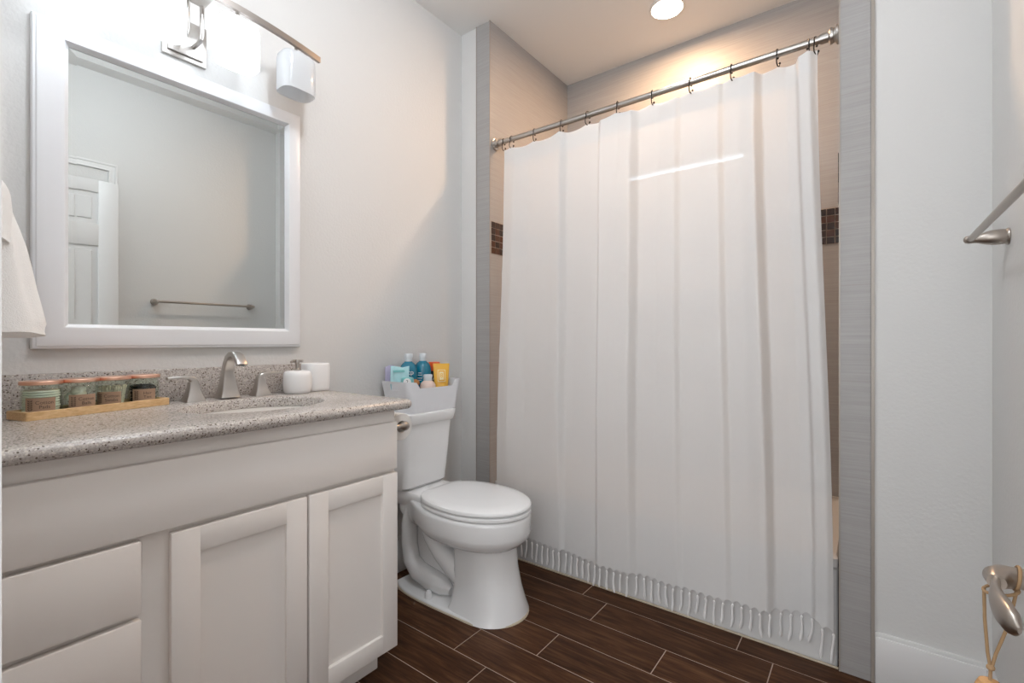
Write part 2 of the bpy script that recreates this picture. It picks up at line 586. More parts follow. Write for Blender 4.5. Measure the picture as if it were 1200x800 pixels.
def mosaic(axis, pos, a0, a1, parent, sgn):
    z0, z1, nr = 1.537, 1.704, 5
    t = (z1 - z0) / nr
    gb = MB()
    lo, hi = (pos, pos + sgn * 0.001) if sgn > 0 else (pos - 0.001, pos)
    if axis == 'x':
        gb.box(lo, hi, a0, a1, z0 - 0.002, z1 + 0.002)
    else:
        gb.box(a0, a1, lo, hi, z0 - 0.002, z1 + 0.002)
    go = gb.build('mosaic_band', M['mosaicgrout'], parent, smooth=False)
    tb = MB()
    k = int((a1 - a0) / t)
    lo, hi = (pos, pos + sgn * 0.003) if sgn > 0 else (pos - 0.003, pos)
    for r in range(nr):
        for i in range(k):
            u0, u1 = a0 + i * t + 0.0018, a0 + (i + 1) * t - 0.0018
            w0, w1 = z0 + r * t + 0.0018, z0 + (r + 1) * t - 0.0018
            if axis == 'x':
                tb.box(lo, hi, u0, u1, w0, w1)
            else:
                tb.box(u0, u1, lo, hi, w0, w1)
    tb.build('mosaic_tiles', M['mosaic'], go, smooth=False)


mosaic('x', SX0, YB + 0.004, SYB - 0.01, wl, 1)
mosaic('x', SX1, YB + 0.004, SYB - 0.01, wr, -1)
mosaic('y', SYB, WX1 + 0.004, SX1 - 0.004, wb, -1)

# shower window, its shade drawn: only a slit of daylight above the shade
b = MB(); b.box(WX0 - 0.02, WX1 + 0.02, SYB + 0.06, SYB + 0.07, WZ0 - 0.02, WZ1 + 0.02)
wn = struct(b.build('window_1', M['winglass'], smooth=False))
b = MB()
for q in ((WX0, WX0 + 0.02, WZ0, WZ1), (WX1 - 0.02, WX1, WZ0, WZ1), (WX0, WX1, WZ0, WZ0 + 0.02), (WX0, WX1, WZ1 - 0.012, WZ1)):
    b.box(q[0], q[1], SYB + 0.005, SYB + 0.058, q[2], q[3])
b.build('window_frame', M['trim'], wn, smooth=False)
b = MB()
nS = 24
for i in range(nS):
    z1 = 2.042 - i * (2.042 - WZ0 - 0.02) / nS
    z0 = z1 - (2.042 - WZ0 - 0.02) / nS
    b.box(WX0 + 0.02, WX1 - 0.02, SYB + 0.02, SYB + 0.045, z0 + 0.0006, z1 - 0.0006, 0.003, 1)
b.build('window_shade', M['trim'], wn)

# baseboards (stepped top)


def baseboard(name, pts_box):
    b = MB()
    for q in pts_box:
        b.box(*q)
    return struct(b.build(name, M['trim'], ang=30))


baseboard('baseboard_back', [(1.784, XR, YB - 0.014, YB, 0, 0.152, 0.003), (1.784, XR, YB - 0.009, YB, 0.15, 0.165, 0.002)])
baseboard('baseboard_right', [(XR - 0.014, XR, YN, YB - 0.014, 0, 0.152, 0.003), (XR - 0.009, XR, YN, YB - 0.009, 0.15, 0.165, 0.002)])
baseboard('baseboard_left', [(0.0, 0.014, 1.0, YB - 0.014, 0, 0.152, 0.003), (0.0, 0.009, 1.0, YB - 0.009, 0.15, 0.165, 0.002), (0.0, 0.108, YB - 0.014, YB, 0, 0.152, 0.003), (0.0, 0.108, YB - 0.009, YB, 0.15, 0.165, 0.002)])

# casing on the right wall behind the open door (seen in the mirror)
b = MB()
y0, y1, z0, z1 = 0.10, 0.892, 0.166, 2.189
prof_ = [(0.0, 0.0005), (0.0, 0.013), (0.003, 0.015), (0.012, 0.015), (0.014, 0.010), (0.036, 0.008), (0.038, 0.012), (0.044, 0.012), (0.045, 0.0005)]
path_ = lambda d: [(y0 + d, z0), (y0 + d, z1 - d), (y1 - d, z1 - d), (y1 - d, z0)]
b.loft([[Vector((XR - t, path_(d)[q][0], path_(d)[q][1])) for d, t in prof_] for q in range(4)])
struct(b.build('trim_4', M['trim'], ang=30))

# ------------------------------------------------------------------ entrance door, swung open along the right wall
DX0, DX1, DY0, DY1 = 1.952, 1.987, 0.085, 0.875
b = MB()
b.box(DX0 + 0.010, DX1 - 0.010, DY0, DY1, 0.012, 2.050)
st, ml = 0.095, 0.10
yc_ = (DY0 + DY1) / 2
cols = ((DY0 + st, yc_ - ml / 2), (yc_ + ml / 2, DY1 - st))
rows = ((0.25, 0.85), (1.03, 1.655), (1.785, 1.975))
for x0, x1 in ((DX0, DX0 + 0.012), (DX1 - 0.012, DX1)):
    b.box(x0, x1, DY0, cols[0][0], 0.012, 2.05, 0.003); b.box(x0, x1, cols[0][1], cols[1][0], 0.012, 2.05, 0.003); b.box(x0, x1, cols[1][1], DY1, 0.012, 2.05, 0.003)
    zz = 0.012
    for (r0, r1) in rows + ((2.05, 2.05),):
        for c0, c1 in cols:
            b.box(x0, x1, c0 - 0.002, c1 + 0.002, zz, r0, 0.003)
        zz = r1
for r0, r1 in rows:
    for c0, c1 in cols:
        for xa, xb in ((DX0 + 0.003, DX0 + 0.012), (DX1 - 0.012, DX1 - 0.003)):
            b.box(xa, xb, c0 + 0.028, c1 - 0.028, r0 + 0.028, r1 - 0.028, 0.006, 1)
door = struct(b.build('door_1', M['door'], ang=30))
LY, LZ, LX = 0.79, 0.806, 1.884
b = MB()
rx = Matrix.Rotation(-PI / 2, 4, 'Y')
b.lathe([(0, 0), (0.033, 0), (0.033, 0.006), (0.028, 0.010), (0, 0.010)], (DX0, LY, LZ), 32, rx)
path = [(DX0 - 0.005, LY, LZ), (1.930, LY, LZ), (1.906, LY, LZ), (1.895, LY - 0.003, LZ), (1.888, LY - 0.011, LZ), (1.886, LY - 0.024, LZ - 0.001)]
b.tube(path, [0.0112, 0.0112, 0.0118, 0.0130, 0.0125, 0.0085], 20, up=(0, 0, 1))
b.sphere((1.894, LY - 0.003, LZ), 0.0128, n=20)
path = []; rs = []
for i in range(13):
    t = i / 12
    path.append((1.886 - 0.006 * math.sin(t * PI), LY - 0.020 - 0.108 * t, LZ - 0.002 - 0.004 * t))
    rs.append(interp(t, [(0, 0.0080), (0.15, 0.0075), (0.4, 0.0120), (0.65, 0.0155), (0.85, 0.0140), (0.95, 0.009), (1.0, 0.003)]))
b.tube(path, rs, 20, sx=0.55, up=(0, 0, 1))
hd = b.build('door_handle', M['nickel2'], door)
b = MB(); b.lathe([(0, 0), (0.0025, 0), (0.0025, 0.0012), (0, 0.0012)], (1.914, LY - 0.0107, LZ - 0.001), 12, Matrix.Rotation(PI / 2, 4, 'X'))
b.build('set_screw', M['black'], hd)

# jute twine with a wooden tag, looped on the lever
tw = thing('door_hanger', 'jute twine loop with a raw wooden tag hanging on the door lever', 'tag', (1.892, 0.785, 0.69))
b = MB()
ring = []
for i in range(25):
    a = 2 * PI * i / 24
    ring.append((1.906 + 0.002 * math.sin(a), LY + 0.0132 * math.cos(a), LZ + 0.0132 * math.sin(a)))
b.tube(ring, 0.0017, 8, cap=False)
ring = []
for i in range(25):
    a = 2 * PI * i / 24
    ring.append((1.892 + 0.0145 * math.cos(a), LY - 0.006 + 0.015 * math.sin(a), LZ - 0.0155 + 0.004 * math.cos(a)))
b.tube(ring, 0.0017, 8, cap=False)
b.tube([(1.8785, LY - 0.003, LZ - 0.017), (1.8795, LY, LZ - 0.055), (1.882, LY, LZ - 0.095), (1.8845, LY, LZ - 0.114)], 0.0017, 8)
b.tube([(1.906, LY, LZ - 0.014), (1.900, LY + 0.001, LZ - 0.055), (1.889, LY + 0.001, LZ - 0.095), (1.885, LY, LZ - 0.114)], 0.0017, 8)
b.sphere((1.8845, LY, LZ - 0.112), 0.0042, (1, 1, 0.9), 12)
b.tube([(1.8845, LY, LZ - 0.114), (1.884, LY, LZ - 0.129)], 0.0017, 8)
b.build('twine', M['twine'], tw)
b = MB(); b.lathe([(0, -0.04), (0.011, -0.04), (0.0135, -0.032), (0.0135, -0.010), (0.010, -0.002), (0.003, 0.0), (0, 0.0)], (1.884, LY, LZ - 0.127), 24)
b.build('wooden_bead', M['tagwood'], tw)

# ------------------------------------------------------------------ bathtub behind the curtain
tub = thing('bathtub', 'white bathtub with a smooth apron standing behind the fringed shower curtain', 'bathtub', (0.95, 2.28, 0))
b = MB()
TX0, TX1, TY0, TY1, TZ = SX0 + 0.004, SX1 - 0.004, YB + 0.010, SYB - 0.004, 0.36
loops = [rrect(TX0, TX1, TY0 + 0.003, TY1, 0.012, 0.0), rrect(TX0, TX1, TY0, TY1, 0.012, 0.02), rrect(TX0, TX1, TY0 + 0.030, TY1, 0.012, TZ - 0.05), rrect(TX0, TX1, TY0 + 0.014, TY1, 0.012, TZ - 0.035), rrect(TX0, TX1, TY0 + 0.014, TY1, 0.012, TZ - 0.008), rrect(TX0 + 0.006, TX1 - 0.006, TY0 + 0.022, TY1 - 0.006, 0.02, TZ),
         rrect(TX0 + 0.07, TX1 - 0.07, TY0 + 0.075, TY1 - 0.06, 0.11, TZ), rrect(TX0 + 0.085, TX1 - 0.08, TY0 + 0.09, TY1 - 0.07, 0.11, TZ - 0.02), rrect(TX0 + 0.17, TX1 - 0.13, TY0 + 0.13, TY1 - 0.11, 0.12, 0.07), rrect(TX0 + 0.22, TX1 - 0.18, TY0 + 0.18, TY1 - 0.16, 0.10, 0.05)]
b.loft(loops)
b.build('tub_shell', M['tub'], tub)
b = MB(); b.box(SX0 + 0.002, SX1 - 0.002, YB - 0.001, YB + 0.008, 0.0, 0.006, 0.002)
b.build('caulk_bead', M['caulk'], tub)
b = MB(); b.lathe([(0, 0), (0.03, 0), (0.03, 0.004), (0.02, 0.006), (0, 0.006)], (TX1 - 0.28, 2.28, 0.05), 24)
b.build('drain', M['chrome'], tub)

# ------------------------------------------------------------------ vanity
van = thing('vanity_cabinet', 'long painted vanity cabinet with two shaker doors and stacked drawers', 'cabinet', (0.28, 0.53, 0))
VX, VY0, VY1, VZ0, VZ1 = 0.540, YN + 0.002, 0.998, 0.105, 0.862
b = MB()
b.box(0.001, VX - 0.021, VY1 - 0.016, VY1, VZ0, VZ1 - 0.0005); b.box(0.001, VX - 0.021, VY0, VY0 + 0.016, VZ0, VZ1 - 0.0005)
b.box(0.001, VX - 0.021, VY0 + 0.0165, VY1 - 0.0165, VZ0, VZ0 + 0.016); b.box(0.001, 0.007, VY0 + 0.0165, VY1 - 0.0165, VZ0 + 0.0165, VZ1 - 0.0005)
b.build('carcass', M['cab'], van, smooth=False)
b = MB()
b.box(VX - 0.02, VX, VY0, VY1, VZ0, VZ1 - 0.0005, 0.001, 1)
b.build('face_frame', M['cab'], van, ang=30)
b = MB(); b.box(VX, VX + 0.02, VY0 + 0.012, 0.994, 0.674, 0.824, 0.003)
b.build('false_front', M['cab'], van, ang=30)


def shaker(y0, y1, z0, z1):
    b = MB()
    r = 0.057
    xo = VX + 0.02
    b.box(VX + 0.0005, xo, y0, y0 + r, z0, z1, 0.0025); b.box(VX + 0.0005, xo, y1 - r, y1, z0, z1, 0.0025)
    b.box(VX + 0.0007, xo - 0.0002, y0 + r - 0.002, y1 - r + 0.002, z0 + 0.0002, z0 + r, 0.0025); b.box(VX + 0.0007, xo - 0.0002, y0 + r - 0.002, y1 - r + 0.002, z1 - r, z1 - 0.0002, 0.0025)
    d = b.build('door', M['cab'], van, ang=30)
    b = MB()
    b.box(VX + 0.0012, xo - 0.010, y0 + r - 0.004, y1 - r + 0.004, z0 + r - 0.004, z1 - r + 0.004)
    b.build('door_panel', M['cab'], d, smooth=False)


shaker(0.377, 0.689, 0.105, 0.662)
shaker(0.695, 0.995, 0.105, 0.662)
for z0, z1 in ((0.513, 0.664), (0.322, 0.501), (0.112, 0.310)):
    b = MB(); b.box(VX + 0.0005, VX + 0.02, VY0 + 0.012, 0.324, z0, z1, 0.003)
    b.build('drawer', M['cab'], van, ang=30)
b = MB(); b.box(0.42, 0.46, VY0, 0.985, 0.0, VZ0 - 0.0005, 0.001, 1); b.box(0.46, 0.472, VY0, 0.985, 0.0, 0.05, 0.004)
b.build('toe_kick', M['cab'], van, ang=30)

# worktop with an oval cut-out
CX, CY, CA, CB = 0.305, 0.672, 0.163, 0.196
ZT, ZB, CXF, CY1 = 0.893, 0.8625, 0.588, 1.040
top = thing('countertop', 'speckled beige quartz vanity worktop with bullnose edge and low backsplash', 'countertop', (0.28, 0.53, ZB))


def rect_loop(d, z, N=18, rc=0.02):
    x0, x1, y0, y1 = 0.001, CXF - d, YN + 0.002, CY1 - d
    pts = []
    for i in range(N): pts.append(Vector((x0 + (x1 - x0) * i / N, y0, z)))
    r = rc - min(d, rc - 0.004)
    for i in range(N): pts.append(Vector((x1, y0 + (y1 - r - y0) * i / N, z)))
    for i in range(N // 2):
        a = PI / 2 * i / (N // 2)
        pts.append(Vector((x1 - r + r * math.cos(a), y1 - r + r * math.sin(a), z)))
    for i in range(N): pts.append(Vector((x1 - r - (x1 - r - x0) * i / N, y1, z)))
    for i in range(N): pts.append(Vector((x0, y1 - (y1 - y0) * i / N, z)))
    return pts


angs = [math.atan2((p.y - CY) / 1.0, p.x - CX) for p in rect_loop(0, 0)]
oval = lambda s, z: [Vector((CX + CA * s * math.cos(a_), CY + CB * s * math.sin(a_), z)) for a_ in [math.atan2(math.sin(t) / CB, math.cos(t) / CA) for t in angs]]
loops = [oval(1, ZB), oval(1, ZT - 0.004), oval(1.012, ZT - 0.001), oval(1.025, ZT)]
th = ZT - ZB
for k in range(0, 9):
    a = PI * k / 8
    rr_ = th / 2
    loops.append(rect_loop(rr_ * (1 - math.sin(a)), ZB + rr_ + rr_ * math.cos(a)))
b = MB()
vs = b.loft(loops, False, False)
k = len(vs[0])
for i in range(k):
    b.bm.faces.new((vs[-1][i], vs[-1][(i + 1) % k], vs[0][(i + 1) % k], vs[0][i]))
b.build('slab', M['quartz'], top)
b = MB(); b.box(0.001, 0.020, YN + 0.002, CY1 - 0.012, ZT, 0.994, 0.003)
b.build('backsplash', M['quartz'], top)

sink = thing('sink_basin', 'white oval undermount basin sunk into the speckled worktop', 'sink', (CX, CY, 0.75))
b = MB()
prof = [(1.10, ZB - 0.001), (1.06, ZB - 0.001), (1.03, ZB - 0.002), (0.99, ZB - 0.02), (0.93, ZB - 0.06), (0.80, ZB - 0.105), (0.55, ZB - 0.132), (0.2, ZB - 0.142), (0.02, ZB - 0.143)]
n_ = 48
loops = [[Vector((CX + CA * s * math.cos(2 * PI * i / n_), CY + CB * s * math.sin(2 * PI * i / n_), z)) for i in range(n_)] for s, z in prof]
prof2 = [(0.02, ZB - 0.152), (0.57, ZB - 0.142), (0.84, ZB - 0.112), (0.98, ZB - 0.06), (1.04, ZB - 0.015), (1.10, ZB - 0.010)]
loops += [[Vector((CX + CA * s * math.cos(2 * PI * i / n_), CY + CB * s * math.sin(2 * PI * i / n_), z)) for i in range(n_)] for s, z in prof2]
b.loft(loops, True, False)
b.build('basin', M['basin'], sink, 60)
b = MB(); b.lathe([(0, 0), (0.024, 0), (0.024, 0.003), (0.014, 0.005), (0, 0.004)], (CX, CY, ZB - 0.143), 24)
b.build('drain', M['chrome'], sink)

# faucet: squared spout and two lever handles
fau = thing('faucet', 'brushed nickel faucet with arched spout and two levers behind the oval basin', 'faucet', (0.085, 0.683, ZT))
b = MB()
FX, FY = 0.083, 0.683
path = [(FX, 0, 0.0), (FX - 0.001, 0, 0.006), (FX - 0.001, 0, 0.03), (FX - 0.001, 0, 0.06), (FX, 0, 0.088), (FX + 0.006, 0, 0.112), (FX + 0.019, 0, 0.132), (FX + 0.038, 0, 0.144), (FX + 0.060, 0, 0.146), (FX + 0.080, 0, 0.138), (FX + 0.096, 0, 0.122), (FX + 0.102, 0, 0.112)]
hw = [0.030, 0.0295, 0.024, 0.0195, 0.0165, 0.015, 0.0145, 0.0145, 0.015, 0.0155, 0.0165, 0.017]
hd_ = [0.029, 0.0285, 0.023, 0.018, 0.0145, 0.0125, 0.0115, 0.0105, 0.0095, 0.0085, 0.0075, 0.007]
loops = []
for i, p in enumerate(path):
    a = Vector(path[max(i - 1, 0)]); c = Vector(path[min(i + 1, len(path) - 1)])
    t = (c - a).normalized()
    w = Vector((0, 1, 0)); u = t.cross(w).normalized()
    lp = []
    for q in rrect(-hd_[i], hd_[i], -hw[i], hw[i], min(0.005, hd_[i] * 0.6), 0, 3):
        lp.append(Vector((p[0], FY, ZT + p[2])) + u * (-q.x) * -1 + w * q.y)
    loops.append(lp)
b.loft(loops)
b.build('spout', M['nickel'], fau, 45)
b = MB(); b.lathe([(0, 0), (0.008, 0), (0.008, 0.003), (0, 0.003)], (FX + 0.103, FY, ZT + 0.1075), 16)
b.build('aerator', M['chrome'], fau)


def handle(y, sgn):
    h = fau
    b = MB()
    loops = []
    for z, w in ((0, 0.0275), (0.005, 0.027), (0.02, 0.0205), (0.04, 0.0155), (0.055, 0.0135), (0.060, 0.0132)):
        loops.append(rrect(0.085 - w, 0.085 + w, y - w, y + w, 0.004, ZT + z, 3))
    b.loft(loops)
    hb = b.build('faucet_handle', M['nickel'], h, 40)
    b = MB()
    pts = [(0, 0.059), (0.0, 0.064), (0.004 * sgn, 0.070), (0.014 * sgn, 0.0745), (0.032 * sgn, 0.0765), (0.052 * sgn, 0.0765), (0.070 * sgn, 0.075)]
    ww = [0.0125, 0.0125, 0.012, 0.011, 0.010, 0.009, 0.008]
    hh = [0.0125, 0.0115, 0.009, 0.0055, 0.0045, 0.004, 0.0042]
    loops = []
    for i, (dy, z) in enumerate(pts):
        a = pts[max(i - 1, 0)]; c = pts[min(i + 1, len(pts) - 1)]
        t = Vector((0, c[0] - a[0], c[1] - a[1])).normalized()
        xx = Vector((1, 0, 0)); u = t.cross(xx).normalized()
        loops.append([Vector((0.085, y + dy, ZT + z)) + xx * q.x + u * q.y for q in rrect(-ww[i], ww[i], -hh[i], hh[i], min(ww[i], hh[i]) * 0.6, 0, 3)])
    b.loft(loops)
    b.build('lever', M['nickel'], hb, 45)


handle(0.583, -1)
handle(0.787, 1)

# soap dispenser and tumbler
dis = thing('soap_dispenser', 'squat white ceramic soap dispenser with a chrome pump top', 'soap dispenser', (0.115, 0.905, ZT))
b = MB()
loops = []
for s, z in ((0.78, 0.0), (0.89, 0.003), (0.965, 0.012), (1.0, 0.030), (1.0, 0.050), (0.985, 0.063), (0.95, 0.073), (0.88, 0.0785), (0.7, 0.081), (0.3, 0.083)):
    loops.append(superell(0.113, 0.905, 0.0475 * s, 0.0475 * s, 2.12, ZT + z, 40))
b.loft(loops)
b.build('body', M['ceramic'], dis, 60)
b = MB()
b.lathe([(0, 0.081), (0.0125, 0.081), (0.0125, 0.086), (0.009, 0.088), (0.0065, 0.089), (0.0065, 0.108), (0, 0.108)], (0.113, 0.905, ZT), 24)
b.lathe([(0, 0.108), (0.009, 0.108), (0.0095, 0.112), (0.0095, 0.120), (0.008, 0.122), (0, 0.122)], (0.113, 0.905, ZT), 24)
b.tube([(0.113, 0.897, ZT + 0.116), (0.118, 0.89, ZT + 0.1165), (0.128, 0.878, ZT + 0.116), (0.135, 0.87, ZT + 0.1135)], [0.0055, 0.0055, 0.0048, 0.0045], 12)
b.tube([(0.113, 0.913, ZT + 0.116), (0.107, 0.928, ZT + 0.116)], [0.005, 0.0045], 12)
b.build('pump', M['nickel'], dis)
cup = thing('tumbler', 'white rounded square ceramic tumbler on the worktop behind the soap dispenser', 'tumbler', (0.085, 0.985, ZT))
b = MB()
loops = []
cxc, cyc = 0.082, 0.993
for s, z in ((0.86, 0.0), (0.93, 0.003), (0.97, 0.012), (1.0, 0.04), (1.0, 0.085), (0.98, 0.100), (0.95, 0.1045), (0.92, 0.105), (0.89, 0.103), (0.87, 0.09), (0.87, 0.03), (0.80, 0.010), (0.4, 0.007)):
    loops.append(superell(cxc, cyc, 0.0455 * s, 0.0455 * s, 3.4, ZT + z, 48))
b.loft(loops)
b.build('cup_body', M['ceramic'], cup, 60)

# bamboo tray with four jars
L_ = Vector((-0.278, 0.961, 0)).normalized()
W_ = Vector((-0.961, -0.278, 0)).normalized()
F0 = Vector((0.200, 0.201, ZT))
TL, TW = 0.326, 0.089


def tp(a, w, z):
    return F0 + L_ * a + W_ * w + Vector((0, 0, z))


tray = thing('wooden_tray', 'long pale bamboo tray holding four lidded jars on the worktop', 'tray', tuple(tp(TL / 2, TW / 2, 0)))
b = MB()


def trl(d, z):
    return [tp(p.x, p.y, z) for p in rrect(d, TL - d, d, TW - d, max(0.006 - d * 0.5, 0.0015), 0, 4)]


b.loft([trl(0.001, 0), trl(0, 0.001), trl(0, 0.0195), trl(0.001, 0.0205), trl(0.0075, 0.0205), trl(0.0085, 0.0195), trl(0.0085, 0.0055), trl(0.012, 0.005)])
b.build('tray_body', M['bamboo'], tray)


def jar(a, label, kind, words, ly):
    c = tp(a, TW / 2 - 0.001, 0.0056)
    j = thing('glass_jar', label, 'jar', tuple(c), 'lidded jars on the bamboo tray')
    R = 0.0380
    b = MB()
    b.lathe([(0, 0.0), (R - 0.004, 0.0), (R - 0.001, 0.002), (R, 0.006), (R, 0.062), (R - 0.002, 0.067), (R - 0.004, 0.070), (R - 0.004, 0.0715), (R + 0.001, 0.0725), (R + 0.001, 0.0755), (R - 0.006, 0.076), (R - 0.007, 0.069), (R - 0.0025, 0.062), (R - 0.0025, 0.006), (R - 0.005, 0.003), (0, 0.003)], c, 40)
    b.build('jar_body', M['glass'], j)
    b = MB()
    b.lathe([(0, 0.0762), (R + 0.0005, 0.0762), (R + 0.002, 0.0772), (R + 0.002, 0.0840), (R + 0.0005, 0.0855), (R - 0.005, 0.086), (0, 0.0863)], c, 40)
    b.build('lid', M['copper'], j)
    # contents
    b = MB()
    rnd = random.Random(hash(kind) % 1000 if False else len(kind))
    if kind == 'pads':
        for i in range(10):
            b.lathe([(0, 0), (0.029, 0), (0.0335, 0.0015), (0.0335, 0.0042), (0.029, 0.0056), (0, 0.0056)], c + Vector((rnd.uniform(-.001, .001), rnd.uniform(-.001, .001), 0.0035 + i * 0.0060)), 28)
        mt = M['cotton']
    elif kind == 'cotton balls':
        for i in range(40):
            for _ in range(60):
                r = rnd.uniform(0, 0.0225); th_ = rnd.uniform(0, 2 * PI)
                p = c + Vector((r * math.cos(th_), r * math.sin(th_), 0.0135 + (i // 5) * 0.0062))
                break
            b.sphere(p, 0.0098, (1, 1, 0.92), 12)
        mt = M['cotton']
    elif kind == 'swab sticks':
        for i in range(46):
            r = math.sqrt(rnd.random()) * 0.028; th_ = rnd.uniform(0, 2 * PI)
            p = c + Vector((r * math.cos(th_) * .8, r * math.sin(th_) * .8, 0.0045))
            q = c + Vector((r * math.cos(th_) + rnd.uniform(-.003, .003), r * math.sin(th_) + rnd.uniform(-.003, .003), 0.060 + rnd.uniform(-.004, .003)))
            b.tube([p, q], 0.0011, 6)
            d = (q - p).normalized()
            b.tube([q - d * 0.010, q - d * 0.007, q - d * 0.002, q], [0.0012, 0.0024, 0.0024, 0.001], 8)
        mt = M['swab']
    else:
        for i in range(26):
            pts = []
            cc = c + Vector((rnd.uniform(-.005, .005), rnd.uniform(-.005, .005), 0.0080 + i * 0.0018))
            tx, ty = rnd.uniform(-.2, .2), rnd.uniform(-.2, .2)
            Rr = rnd.uniform(0.021, 0.0262)
            for k2 in range(21):
                a2 = 2 * PI * k2 / 20
                x, y = Rr * math.cos(a2), Rr * math.sin(a2)
                pts.append(cc + Vector((x, y, x * tx * 0.5 + y * ty * 0.5)))
            b.tube(pts, 0.0027, 8, cap=False)
        mt = M['hairtie']
    ct = b.build(kind.replace(' ', '_'), mt, j)
    # kraft label wrapped on the side that faces the room
    a0 = math.atan2(-0.30, 0.95) + ly
    b = MB()
    hw_ = 0.72
    fn = lambda i, k2: c + Vector(((R + 0.0006) * math.cos(a0 + hw_ * (i / 8 - 1)), (R + 0.0006) * math.sin(a0 + hw_ * (i / 8 - 1)), 0.012 + 0.034 * k2))
    fn2 = lambda i, k2: c + Vector(((R + 0.0011) * math.cos(a0 + hw_ * (i / 8 - 1)), (R + 0.0011) * math.sin(a0 + hw_ * (i / 8 - 1)), 0.012 + 0.034 * k2))
    lo = [[fn(i, 0), fn2(i, 0), fn2(i, 1), fn(i, 1)] for i in range(17)]
    b.loft(lo)
    lb = b.build('paper_label', M['kraft'], j)
    # lettering and a little leaf sprig, bent round the glass

    def bend(o, off):
        base = BASE[o.name]
        for v in o.data.vertices:
            an = a0 + (v.co.x + off) / (R + 0.0012)
            rr2 = R + 0.0013 + max(0.0, v.co.z)
            v.co = (c + Vector((rr2 * math.cos(an), rr2 * math.sin(an), 0.029 + v.co.y))) - base
    t = text(words, 0.0112, Matrix.Identity(4), M['ink'], None, 'lettering')
    t.parent = lb; BASE[t.name] = BASE[lb.name]
    bend(t, 0.0075)
    b = MB()
    b.box(-0.0003, 0.0003, -0.013, 0.012, 0, 0.0003)
    for i in range(5):
        for sg in (-1, 1):
            lf = bmesh.new()
            bmesh.ops.create_circle(lf, cap_ends=True, segments=10, radius=0.0026)
            lf.transform(Matrix.Translation((sg * 0.0030, -0.010 + i * 0.005, 0.0002)) @ Matrix.Rotation(sg * 0.8, 4, 'Z') @ Matrix.Diagonal((1.0, 0.45, 1, 1)))
            b.merge(lf)
    s_ = b.build('leaf_print', M['ink'], None, smooth=False)
    s_.parent = lb; BASE[s_.name] = BASE[lb.name]
    bend(s_, -0.0185)


jar(0.047, 'leftmost jar on the bamboo tray, full of stacked white cotton pads', 'pads', 'Cotton\nPads', 0.12)
jar(0.1245, 'jar of round cotton balls, second from the left on the bamboo tray', 'cotton balls', 'Cotton\nBalls', 0.30)
jar(0.2015, 'jar of upright cotton swabs, between the cotton balls and the black hair ties', 'swab sticks', 'Cotton\nSwabs', -0.20)
jar(0.2785, 'jar of black hair ties, nearest the faucet on the bamboo tray', 'hair ties', 'Hair\nTies', 0.10)

# ------------------------------------------------------------------ mirror
mir = thing('wall_mirror', 'large mirror in a wide white frame hanging on the left wall over the vanity', 'mirror', (0.0, 0.59, 1.03))
OY0, OY1, OZ0, OZ1 = 0.233, 0.968, 1.060, 1.946
IY0, IY1, IZ0, IZ1 = 0.3065, 0.9115, 1.128, 1.890
b = MB()


def fl_(t, x):
    y0, y1 = OY0 + (IY0 - OY0) * t, OY1 + (IY1 - OY1) * t
    z0, z1 = OZ0 + (IZ0 - OZ0) * t, OZ1 + (IZ1 - OZ1) * t
    return [Vector((x, y0, z0)), Vector((x, y1, z0)), Vector((x, y1, z1)), Vector((x, y0, z1))]


pr = [(0, 0.001), (0, 0.016), (0.03, 0.020), (0.06, 0.021), (0.10, 0.0215), (0.13, 0.0240), (0.17, 0.0250), (0.5, 0.0275), (0.78, 0.0285), (0.82, 0.0285), (0.86, 0.0275), (0.90, 0.024), (0.93, 0.0195), (0.96, 0.0165), (1.0, 0.012), (1.0, 0.004)]
b.loft([fl_(t, x) for t, x in pr], False, False)
b.build('frame', M['frame'], mir, 25)
b = MB()
bw, tilt = 0.021, 0.0185
y0, y1, z0, z1 = IY0 - 0.003, IY1 + 0.003, IZ0 - 0.003, IZ1 + 0.003
xg = 0.0085
o_ = [(y0, z0), (y1, z0), (y1, z1), (y0, z1)]
i_ = [(y0 + bw, z0 + bw), (y1 - bw, z0 + bw), (y1 - bw, z1 - bw), (y0 + bw, z1 - bw)]
vo = [b.bm.verts.new((xg + bw * tilt, a, c)) for a, c in o_]
vi = [b.bm.verts.new((xg, a, c)) for a, c in i_]
b.bm.faces.new(vi)
for i in range(4):
    b.bm.faces.new((vo[i], vo[(i + 1) % 4], vi[(i + 1) % 4], vi[i]))
vb = [b.bm.verts.new((0.004, a, c)) for a, c in o_]
for i in range(4):
    b.bm.faces.new((vo[i], vo[(i + 1) % 4], vb[(i + 1) % 4], vb[i]))
b.bm.faces.new(list(reversed(vb)))
b.build('mirror_glass', M['mirror'], mir, smooth=False)

# ------------------------------------------------------------------ vanity light
vl = thing('vanity_light', 'nickel vanity lamp with a curved bar and opal glass shades above the mirror', 'lamp', (0.0, 0.585, 2.06))
LC = 0.585
b = MB()
b.box(0.001, 0.012, LC - 0.062, LC + 0.062, 1.985, 2.115, 0.002)
b.box(0.012, 0.024, LC - 0.050, LC + 0.050, 1.997, 2.103, 0.002)
b.build('backplate', M['nickel'], vl, 30)
ZBAR = 2.150


def bx(y):
    return 0.152 - 0.046 * ((y - LC) / 0.41) ** 2


